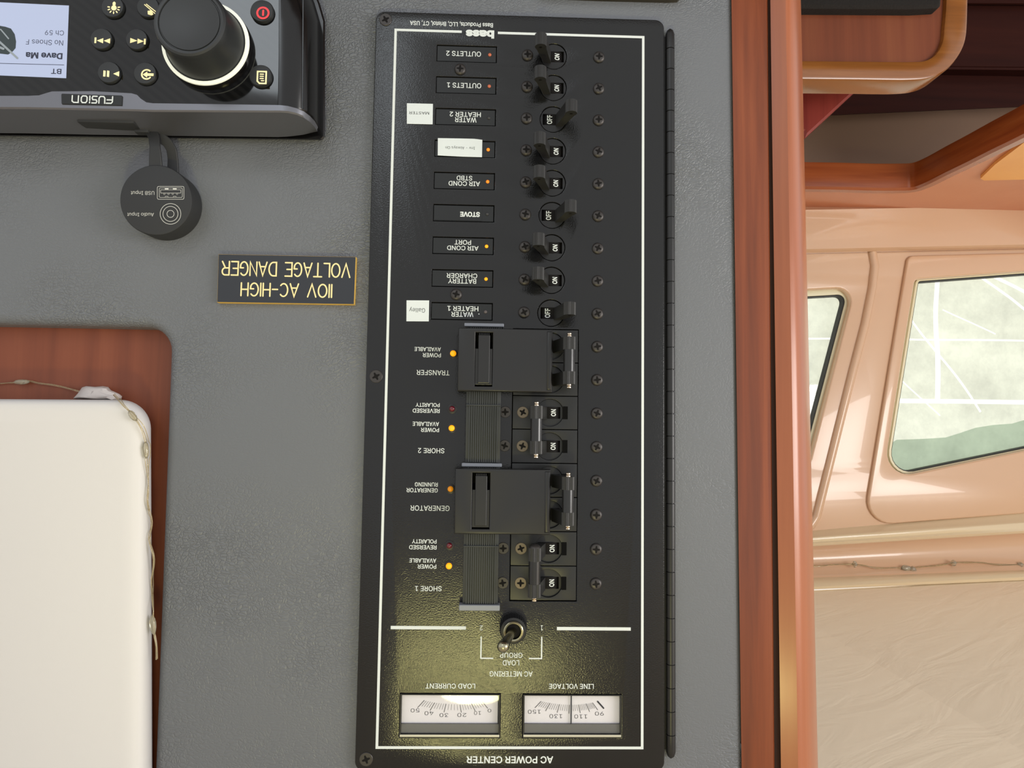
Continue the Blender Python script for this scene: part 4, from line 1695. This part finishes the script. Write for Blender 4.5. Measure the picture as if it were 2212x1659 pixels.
# ------------------------------------------------------------------ stereo
def build_stereo():
    W = 0.030
    root = empty('marine_stereo', at(300, 150, DASH), 'glossy black marine stereo with a lit display and large round knob', 'stereo')

    def lv(xr, yb, w, ch):
        pts = [(-260, -160), (xr - 40 * ch, -160), (xr - 26 * ch, -28), (xr - 11 * ch, 8), (xr, 46), (xr, yb - 6), (xr - 6, yb), (-260, yb - 12)]
        return [P(*uv(x, y, w), w) for x, y in pts]
    bm = bmesh.new()
    b2 = bmesh.new()
    quads(b2, [lv(702, 303, DASH, 1), lv(702, 302, 0.004, 1), lv(698, 300, 0.0048, 1)], cap0=True, cap1=True)
    merge(bm, b2)
    b2 = bmesh.new()
    quads(b2, [lv(691, 285, 0.0045, 1), lv(686, 274, 0.012, 1), lv(677, 258, 0.019, 1), lv(664, 246, 0.0245, 1), lv(646, 238, 0.0278, 1), lv(625, 234, 0.0296, 0.6), lv(606, 232, W, 0)], cap0=True, cap1=True)
    merge(bm, b2)
    # shallow vertical grooves of the end cap
    for x, w in ((655, 0.0264),):
        a, c = at(x, -20, w), at(x - 1, 236, w)
        tube(bm, [a, c], 0.0004, 6)
    obj('housing', bm, 'stereo', root, smooth=25)
    # gunmetal trim: front strip with the badge bump, and the upper face curving round the end
    inner = [(-260, 207), (60, 207), (84, 206), (100, 201), (112, 197.5), (200, 197), (284, 201.5), (296, 205), (304, 213), (316, 221), (330, 223), (605, 227)]
    edge = [(-260, 231), (60, 232.5), (84, 233), (100, 233.3), (112, 233.5), (200, 235), (284, 237), (296, 237.3), (304, 237.5), (316, 238), (330, 238.5), (605, 240)]
    e2 = [(622, 241, 0.0303), (640, 245, 0.0288), (655, 251, 0.0262), (668, 260, 0.0215), (678, 270, 0.0162), (685, 281, 0.010)]
    i2 = [(622, 229, 0.0303), (641, 234, 0.0288), (657, 241, 0.0262), (670, 251, 0.0215), (680, 262, 0.0162), (687, 275, 0.010)]
    bm = bmesh.new()
    b2 = bmesh.new()
    wz = 0.0309
    top = [P(*uv(x, y, wz), wz) for x, y in inner] + [P(*uv(x, y, w + 0.0008), w + 0.0008) for x, y, w in i2]
    mid = [P(*uv(x, y, wz), wz) for x, y in edge] + [P(*uv(x, y, w + 0.0008), w + 0.0008) for x, y, w in e2]
    lowb = [(-260, 286), (60, 288), (84, 288.5), (100, 288.8), (112, 289), (200, 291), (284, 292), (296, 292.2), (304, 292.4), (316, 292.6), (330, 293), (600, 296)] + [(622, 295), (640, 293), (655, 291), (668, 288), (678, 285.5), (685, 284)]
    low = [P(*uv(x, y, 0.0075), 0.0075) for x, y in lowb]
    n_ = len(top)
    backt = [p - Vector((0, 0.003 * (i < n_ - 6), 0)) for i, p in enumerate(top)]
    backl = [p + Vector((0, 0, -0.003 * (i < n_ - 6))) for i, p in enumerate(low)]
    bevel = [m_ + Vector((0, -0.0009, 0.0004)) for m_ in mid]
    quads(b2, [backt, top, [m_ + Vector((0, 0, -0.0003)) for m_ in mid], bevel, low, backl], closed=False)
    merge(bm, b2)
    obj('trim', bm, 'bezel', root, smooth=28)
    # display glass
    bm = bmesh.new()
    prism(bm, px_poly([(-260, -160), (603, -160), (602, 120), (600, 228), (330, 224), (316, 222), (304, 214), (296, 206), (284, 202.5), (112, 198.5), (100, 202), (84, 207), (-260, 208)], W + 0.0004), W - 0.001, W + 0.0004)
    obj('display_glass', bm, 'glassblack', root)
    wf = W + 0.0005
    bm = bmesh.new()
    flat(bm, px_poly([(-260, 0), (0, 5), (149, 12), (143, 169), (0, 163), (-260, 156)], wf), wf)
    s = obj('display', bm, 'screen', root)

    def ink(txt, x0, x1, y0, y1, off=0.0, mat='screenink', par=s):
        bm = bmesh.new()
        text_px(bm, txt, x0, x1, y0, y1, wf + 0.0001, off)
        obj('lettering', bm, mat, par)
    ink('BT', 110.5, 132.6, 148.6, 159.6, 0.014)
    ink('Dave Ma', 55.8, 135, 113.5, 127, 0.03)
    ink('No Shoes F', 55.8, 136.5, 86, 97.2, -0.004)
    ink('Ch 59', 97.2, 138, 65.5, 76, -0.004)
    bm = bmesh.new()
    stroke(bm, [uv(-200, 133, wf), uv(0, 137, wf), uv(138, 140.5, wf)], 0.0003, wf)
    obj('display_line', bm, 'screenink', s)
    bm = bmesh.new()
    art = [(-30, 60), (-5, 55), (12, 58), (24, 62), (32, 74), (35, 90), (34, 104), (28, 111), (18, 118), (0, 116), (-30, 112)]
    flat(bm, px_poly(art, wf), wf + 0.0001, 0)
    stroke(bm, [uv(-25, 68, wf), uv(38, 126, wf)], 0.0011, wf + 0.00012, mat=1)
    stroke(bm, [uv(2, 64, wf), uv(9, 72, wf), uv(19, 84, wf)], 0.0007, wf + 0.00012, mat=1)
    stroke(bm, [uv(-6, 100, wf), uv(8, 106, wf)], 0.0012, wf + 0.00012, mat=1)
    obj('cover_picture', bm, ['artdark', 'artlight'], s)

    # badge
    wb = wz + 0.0005
    bm = bmesh.new()
    prism(bm, px_poly([(133.5, 202), (262, 206), (264.5, 208), (263.5, 228), (134, 225), (132.5, 223), (132, 204)], wb), wz - 0.0008, wb, 0.0002)
    bd = obj('badge', bm, 'plate', root)
    bm = bmesh.new()
    X0, X1, Y0, Y1 = 154.5, 243.5, 208.0, 222.5
    vb = uv(199, Y0, wb)[1]
    ul, ur = uv(X0, 215, wb)[0], uv(X1, 215, wb)[0]
    hh = uv(199, Y1, wb)[1] - vb
    ww = ur - ul

    def st(pts):
        stroke(bm, [(ur - ww * x, vb + hh * y) for x, y in pts], 0.00068, wb + 0.00005)
    st([(0.0, 0.0), (0.0, 0.8), (0.03, 1), (0.15, 1)])
    st([(0.0, 0.5), (0.13, 0.5)])
    st([(0.19, 1), (0.19, 0.25), (0.22, 0), (0.30, 0), (0.33, 0.25), (0.33, 1)])
    st([(0.50, 1), (0.40, 1), (0.38, 0.75), (0.40, 0.52), (0.48, 0.52), (0.50, 0.26), (0.48, 0), (0.38, 0)])
    st([(0.555, 0), (0.555, 0.62)])
    st([(0.555, 0.86), (0.555, 1)])
    st([(0.62, 0.2), (0.62, 0.75), (0.65, 1), (0.73, 1), (0.76, 0.75), (0.76, 0.25), (0.73, 0), (0.65, 0), (0.62, 0.2)])
    st([(0.83, 0), (0.83, 1), (0.94, 1), (0.98, 0.8), (0.98, 0)])
    obj('lettering', bm, 'white', bd)

    # buttons
    def button(x, y, r, h=0.0016):
        bm = bmesh.new()
        c = at(x, y, W + 0.0004)
        lathe(bm, c, YA, [(r, 0), (r, h * 0.6), (r * 0.93, h), (r * 0.6, h * 1.15), (r * 0.2, h * 1.2)], 32)
        o = obj('button', bm, 'button', root, origin=c.copy(), smooth=45)
        return o, W + 0.0004 + h * 1.22
    U = 0.00024

    def icon(o, x, y, wt, shapes, mat='icon'):
        """shapes in photo pixels relative to the button's middle."""
        bm = bmesh.new()
        cu, cv = uv(x, y, wt)
        for kind, pts, wid in shapes:
            pp = [(cu + a * U, cv + b_ * U) for a, b_ in pts]
            if kind == 'f':
                flat(bm, pp, wt)
            else:
                stroke(bm, pp, wid * U, wt)
        obj('icon', bm, mat, o)
    tri = lambda cx, cy, a, h: [(cx - a, cy), (cx + a, cy - h), (cx + a, cy + h)]
    o, wt = button(246, 18, 0.0060)
    icon(o, 246, 18, wt, [('f', [(6 * math.cos(t * math.pi / 8), 6 * math.sin(t * math.pi / 8) - 1) for t in range(16)], 0), ('f', [(-3, -7), (3, -7), (3.4, -13), (0, -16), (-3.4, -13)], 0)]
         + [('s', [(9.5 * math.cos(q), 9.5 * math.sin(q) - 1), (13 * math.cos(q), 13 * math.sin(q) - 1)], 2.6) for q in [math.radians(d) for d in (-8, 22, 54, 90, 126, 158, 188)]])
    o, wt = button(322, 18, 0.0060)
    icon(o, 322, 18, wt, [('f', [(-2, 14), (-3, 6), (6, 4), (10, 14), (6, 16)], 0), ('s', [(-10, -8), (14, 12)], 2), ('s', [(-6, -9), (16, 8)], 2)])
    o, wt = button(222, 87, 0.0059)
    icon(o, 222, 87, wt, [('f', tri(-6, 1, 7, 6), 0), ('f', tri(9, 1, 7, 6), 0), ('f', [(-18, -6), (-14, -6), (-14, 7), (-18, 7)], 0)])
    o, wt = button(298, 88, 0.0059)
    icon(o, 298, 88, wt, [('f', tri(-9, 0, -8, 6), 0), ('f', tri(6, 1, -7, 6), 0), ('f', [(13, -5), (17, -5), (17, 8), (13, 8)], 0)])
    o, wt = button(238, 159, 0.0060)
    icon(o, 238, 159, wt, [('f', tri(13, 0, 6.5, 6), 0), ('f', [(-15, -7), (-10, -6), (-10, 7), (-15, 7)], 0), ('f', [(-7, -7), (-2, -6), (-2, 8), (-7, 7)], 0)])
    o, wt = button(316, 161, 0.0061)
    icon(o, 316, 161, wt, [('s', [(10.5 * math.cos(math.radians(a)) + 1, 10.5 * math.sin(math.radians(a))) for a in range(40, 325, 15)], 3.4), ('f', [(-8, 0), (2, -7), (2, -3), (16, -3), (16, 3), (2, 3), (2, 7)], 0)])
    o, wt = button(568, 28, 0.0063, 0.0022)
    icon(o, 568, 28, wt, [('s', [(12.5 * math.cos(math.radians(a)), 12.5 * math.sin(math.radians(a))) for a in range(0, 361, 12)], 4.2), ('s', [(0.5, -5.5), (0.5, 5)], 4.2)], 'redicon')
    o, wt = button(565, 167, 0.0061, 0.0022)
    icon(o, 565, 167, wt, [('s', [(-9, -13), (10, -13), (10, 14), (-4, 14), (-9, 9), (-9, -13)], 3.4)] + [('s', [(-3, y), (4, y)], 2.4) for y in (-7, -2, 3)] + [('s', [(0, 8), (5, 8)], 2.4)])

    # knob
    bm = bmesh.new()
    kc = at(443, 92, 0.0360)
    kb = Vector((kc.x, W, kc.z))
    lathe(bm, kb, YA, [(0.0232, 0), (0.0230, 0.0045), (0.0222, 0.0054), (0.0212, 0.0058)], 64)
    kbase = obj('knob_base', bm, 'stereo', root, smooth=40)
    bm = bmesh.new()
    lathe(bm, kb, YA, [(0.0229, 0.0048), (0.0228, 0.0058), (0.0222, 0.0062), (0.0211, 0.0062), (0.0211, 0.0050)], 64, cap0=False, cap1=False)
    obj('light_ring', bm, 'ringlight', kbase, smooth=40)
    bm = bmesh.new()
    k0 = kb + YA * 0.005
    lathe(bm, k0, YA, [(0.0208, 0), (0.0204, 0.002), (0.0190, 0.0085), (0.0184, 0.0160), (0.0183, 0.0185), (0.0178, 0.0200), (0.0168, 0.0206), (0.0157, 0.0205), (0.0154, 0.0198), (0.0150, 0.0198), (0.0148, 0.0203), (0.0100, 0.0196), (0.0050, 0.0192), (0.0010, 0.0191)], 64)
    obj('volume_knob', bm, 'knob', root, smooth=35)

    # port flap on the upper face, and its tethered cap
    bm = bmesh.new()
    a, b_ = uv(172, 262, 0.018), uv(296, 262, 0.018)
    vf = uv(230, 264, 0.0185)[1]
    box(bm, a[0], b_[0], vf - 0.004, vf + 0.0016, 0.0095, 0.0215, 0.0012)
    box(bm, b_[0] - 0.004, b_[0] + 0.004, vf - 0.004, vf + 0.0030, 0.0080, 0.0135, 0.001)
    obj('port', bm, 'rubber', root, smooth=30)
    wt = 0.0118
    c = at(337, 432, wt)
    base = at(362, 447, DASH + 0.0005)
    cap_c = Vector((c.x, 0, c.z))
    ax = (c - base).normalized()
    ln = (c - base).length
    bm = bmesh.new()
    lathe(bm, base, ax, [(0.0188, 0), (0.0196, 0.0008), (0.0196, ln - 0.0010), (0.0192, ln - 0.0002), (0.0186, ln)], 56)
    cap = obj('dust_cap', bm, 'rubber', root, smooth=35)
    tag(cap, 'round rubber cap hanging by its strap')

    def onf(px, py):
        """photo point on the cap's face."""
        d = _toworld(ray(px, py))
        o_ = cam.matrix_world.translation
        n = ax
        t = (base + ax * (ln + 0.0001) - o_).dot(n) / d.dot(n)
        return o_ + d * t

    def fl(px, py):
        return onf(px, py)

    def line3(bm, pts, wid, closed=False):
        P3 = [fl(*p) for p in pts]
        if closed:
            P3.append(P3[0])
        m = len(P3)
        l_, r_ = [], []
        for i, p in enumerate(P3):
            if closed:
                t = P3[(i + 1) % (m - 1)] - P3[i - 1 if i % (m - 1) else m - 2]
            else:
                t = P3[min(i + 1, m - 1)] - P3[max(i - 1, 0)]
            n = t.cross(ax).normalized() * wid / 2
            l_.append(bm.verts.new(p + n))
            r_.append(bm.verts.new(p - n))
        for i in range(m - 1):
            f = bm.faces.new((l_[i], l_[i + 1], r_[i + 1], r_[i]))
            f.normal_update()
            if f.normal.dot(ax) < 0:
                f.normal_flip()
    bm = bmesh.new()
    rr = lambda x0, y0, x1, y1, k: round_poly([(x0, y0), (x1, y0), (x1, y1), (x0, y1)], k, 4)
    line3(bm, rr(339.8, 402.6, 397.4, 430.4, 3), 0.00026, True)
    line3(bm, rr(344.0, 406.0, 393.8, 426.4, 2), 0.00022, True)
    line3(bm, rr(347, 410, 390.5, 417, 0.8), 0.00022, True)
    for x in (355, 364, 373, 382.5):
        line3(bm, [(x - 1.4, 417), (x - 1.4, 420.3), (x + 1.4, 420.3), (x + 1.4, 417)], 0.00018)
    for x in (360, 377.5):
        line3(bm, [(x - 4, 408), (x + 4, 408)], 0.0009)
        line3(bm, [(x - 4, 426.4), (x - 2.5, 424), (x + 2.5, 424), (x + 4, 426.4)], 0.0002)
    obj('socket_drawing', bm, 'icon2', cap)
    bm = bmesh.new()
    for r_ in (22.3, 16.2, 7.6):
        line3(bm, [(368.3 + r_ * math.cos(math.pi * k / 20), 462 + r_ * math.sin(math.pi * k / 20)) for k in range(40)], 0.0003, True)
    obj('jack_drawing', bm, 'icon2', cap)
    for s_, x0, x1, y0, y1 in (('USB Input', 282.7, 333.5, 410.8, 421), ('Audio Input', 275, 332.5, 457.8, 467.5)):
        bm = bmesh.new()
        text_on(bm, s_, lambda x, y: fl(x1 + (x0 - x1) * x, y0 + (y1 - y0) * y), 0.002)
        for f in bm.faces:
            f.normal_update()
            if f.normal.dot(ax) < 0:
                f.normal_flip()
        obj('lettering', bm, 'icon2', cap)

    def ribbon(path, wid, th):
        """flat strap; path of world points with the strap's cross direction."""
        bm = bmesh.new()
        b2 = bmesh.new()
        loops = []
        m = len(path)
        for i, (p, cr) in enumerate(path):
            t = (path[min(i + 1, m - 1)][0] - path[max(i - 1, 0)][0]).normalized()
            x = (cr - t * cr.dot(t)).normalized()
            n = t.cross(x)
            wd = wid[i] if isinstance(wid, list) else wid
            loops.append([p + x * wd / 2 + n * th / 2, p - x * wd / 2 + n * th / 2, p - x * wd / 2 - n * th / 2, p + x * wd / 2 - n * th / 2])
        quads(b2, loops, cap0=True, cap1=True)
        bmesh.ops.bevel(b2, geom=list(b2.edges), offset=th * 0.2, segments=1, affect='EDGES')
        merge(bm, b2)
        return bm
    X = Vector((1, 0, 0))
    p = [at(327, 284, 0.0105), at(333, 298, 0.0120), at(335, 318, 0.0128), at(336, 340, 0.0122), at(337, 372, 0.0108)]
    bm = ribbon([(q, X) for q in p], [0.006, 0.0058, 0.0056, 0.0066, 0.0074], 0.0016)
    obj('strap', bm, 'rubber', cap, smooth=30)
    p = [at(327, 286, 0.0085), at(345, 296, 0.0080), at(362, 308, 0.0066), at(371, 324, 0.0050), at(374, 345, 0.0034), at(374, 378, 0.0026)]
    bm = ribbon([(q, X + Vector((0, 0, -0.4))) for q in p], [0.006, 0.006, 0.0056, 0.0054, 0.0056, 0.0064], 0.0018)
    obj('strap', bm, 'rubber', cap, smooth=30)


M['icon2'] = plain('grey_white_print', srgb(196, 196, 192), 0.6)
build_stereo()


# ------------------------------------------------------------------ white cover, fairy lights, putty, lower panel edge
def build_pad():
    w0, w1 = -0.0178, 0.011
    # px outline at the cover's foot
    def lvl(xr_t, xr_b, yt, w, r):
        pts = [uv(-700, yt - 3, w), uv(xr_t, yt + 3, w), uv(xr_b, 1960, w), uv(-700, 1960, w)]
        return [P(u, v, w) for u, v in round_poly(pts, [r, r, 0, 0], 12)]
    bm = bmesh.new()
    b2 = bmesh.new()
    L = [lvl(323, 327, 864, w0, 0.017), lvl(326, 331, 862, -0.010, 0.017), lvl(325, 328, 861, -0.002, 0.017), lvl(320, 322, 861, 0.004, 0.0165), lvl(310, 310, 862, 0.0080, 0.016), lvl(298, 296, 866, 0.0100, 0.015), lvl(280, 279, 874, 0.0110, 0.013), lvl(262, 262, 886, 0.0113, 0.011)]
    quads(b2, L, cap0=True, cap1=True)
    merge(bm, b2)
    from mathutils.bvhtree import BVHTree
    bm.normal_update()
    PAD.append(BVHTree.FromBMesh(bm))
    o = obj('instrument_cover', bm, 'pad', smooth=50)
    tag(o, 'smooth white padded cover with rounded corner standing in the wooden recess', 'cover')


PAD = []


def wire_path(pts, w, lift=0.0):
    if lift and PAD:      # lie on the white cover's rounded edge where the wire crosses it
        out = []
        o_ = cam.matrix_world.translation
        for x, y, w_ in pts:
            d = _toworld(ray(x, y)).normalized()
            h = PAD[0].ray_cast(o_, d)
            out.append(h[0] - d * lift if h[0] is not None else at(x + 1.5, y, 0.0055))
        return out
    return [at(p[0], p[1], p[2] if len(p) > 2 else w) for p in pts]


def fairy(label, strands, beads, r, br):
    root = empty('fairy_light_string', strands[0][0], label, 'string lights')
    for s in strands:
        bm = bmesh.new()
        pts = smooth_path(s)
        if PAD:               # keep clear of the white cover
            for q in range(2):
                for k_, p in enumerate(pts):
                    h, nrm, _i, dist = PAD[0].find_nearest(p)
                    sd = (p - h).dot(nrm)
                    if dist < 0.02 and sd < r + 0.0007 and abs(sd) > dist * 0.7:
                        pts[k_] = h + nrm * (r + 0.0008)
        tube(bm, pts, r, 6)
        obj('wire', bm, 'wire', root, smooth=60)
    for c, d, l in beads:
        bm = bmesh.new()
        d = d.normalized()
        prof = [(br * 0.2, -l), (br * 0.7, -l * 0.75), (br, -l * 0.3), (br * 0.92, l * 0.2), (br * 0.7, l * 0.7), (br * 0.2, l)]
        lathe(bm, c, d, prof, 12)
        random.seed(int(c.x * 1e5))
        for v in bm.verts:
            v.co += Vector([random.uniform(-1, 1) for _ in range(3)]) * br * 0.12
        obj('bead', bm, 'blob', root, smooth=60)
    return root


def build_fairy():
    wr = -0.0165
    a = [(-400, 838), (-200, 828), (-60, 832), (0, 829), (25, 826), (45, 825), (62, 824), (85, 829), (110, 832), (140, 838), (172, 847, -0.012)]
    b = [(-400, 836), (-200, 830), (-60, 834), (0, 828), (25, 827.5), (45, 827), (62, 822), (85, 827), (110, 830), (140, 836), (172, 845, -0.012)]
    side = [(244, 853, 0), (258, 866, 0), (270, 880, 0.0125), (284, 895, 0.0120), (300, 918, 0.0108), (310, 942, 0.0092), (315, 968, 0.0078), (314, 995, 0.0080), (319, 1030, 0.0066), (320, 1062, 0.0064), (319, 1090, 0.0066), (326, 1128, 0.0040), (322, 1165, 0.0058), (331, 1210, 0.0020), (326, 1265, 0.0042), (328, 1310, 0.0034), (329, 1345, 0.0030), (332, 1370, 0.0010), (336, 1396, -0.003), (337, 1425, -0.010)]
    side2 = [(x + (4 if 880 < y < 1040 else -1.5) * (1 if i % 2 else 0.6), y, w + 0.001) for i, (x, y, w) in enumerate(side)]
    side3 = [(x + (8 if 900 < y < 1010 else 1.5), y - 2, w - 0.0005) for i, (x, y, w) in enumerate(side)]
    T = lambda p, q: at(q[0], q[1], 0) - at(p[0], p[1], 0)
    fairy('clear wire fairy lights along the edge of the white cover',
          [wire_path(a, wr), wire_path(b, wr - 0.0003), wire_path(side, 0, 0.0032), wire_path(side2, 0, 0.0036), wire_path(side3, 0, 0.0030)],
          [(at(47, 825, wr + 0.001), T((25, 826), (62, 825)), 0.0042), (wire_path([(287, 898, 0)], 0, 0.0034)[0], T((284, 895), (296, 912)), 0.0034),
           (wire_path([(315, 972, 0)], 0, 0.0034)[0], T((313, 950), (316, 990)), 0.0045), (wire_path([(329, 1350, 0.002)], 0, 0.0034)[0], T((329, 1330), (333, 1370)), 0.0052)], 0.00022, 0.0016)
    w = WW + 0.037
    k = [(1640, 1226), (1762, 1222), (1800, 1220), (1840, 1218), (1865, 1222), (1895, 1226), (1935, 1227), (1960, 1227), (1990, 1225), (2030, 1220), (2060, 1216), (2090, 1214), (2120, 1216), (2160, 1219), (2212, 1220), (2300, 1217), (2400, 1210)]
    k2 = [(x, y + (2 if i % 2 else -1)) for i, (x, y) in enumerate(k)]
    fairy('clear wire fairy lights along the moulding under the cream ceiling',
          [wire_path(k, w), wire_path(k2, w + 0.001)],
          [(at(1958, 1227, w + 0.002), Vector((1, 0, 0.05)), 0.010), (at(1972, 1230, w + 0.002), Vector((1, 0, 0.3)), 0.007), (at(1846, 1219, w + 0.001), Vector((1, 0, 0)), 0.004), (at(2060, 1216, w + 0.001), Vector((1, 0, 0)), 0.005), (at(2204, 1220, w + 0.001), Vector((1, 0, 0)), 0.005)], 0.0011, 0.0062)
    # crumpled white putty pinning the wire above the cover
    bm = bmesh.new()
    b2 = bmesh.new()
    out = [(158, 861), (168, 850), (177, 837), (186, 834), (205, 835.5), (222, 834), (234, 836), (240, 843), (258, 851), (264, 856), (262, 862), (250, 866), (235, 863), (200, 862)]
    random.seed(3)
    loops = []
    for f, w in ((1.0, -0.0178), (1.0, -0.012), (0.93, -0.006), (0.75, -0.0035), (0.4, -0.0030)):
        cx, cy = 214, 852
        loops.append([at(cx + (x - cx) * f + random.uniform(-1.5, 1.5) * (f < 1), cy + (y - cy) * f + random.uniform(-1.5, 1.5) * (f < 1), w + random.uniform(-0.001, 0.001) * (f < 1)) for x, y in out])
    quads(b2, loops, cap0=True, cap1=True)
    merge(bm, b2)
    o = obj('adhesive_putty', bm, 'putty', smooth=50)
    tag(o, 'crumpled white putty lump pinning the wire above the white cover', 'putty')


def build_lower_edge():
    bm = bmesh.new()
    pp = px_poly([(1164, -120), (1160, -7), (1168, -2), (1300, 3), (1440, 6.5), (1462, 5.5), (1470, -1), (1474, -120)], DASH)
    prism(bm, pp, DASH, 0.002, 0.0006)
    o = obj('lower_console', bm, 'brownmetal')
    tag(o, 'dark bronze console edge on the vinyl just below the black breaker panel', 'console')


build_pad()
build_fairy()
build_lower_edge()
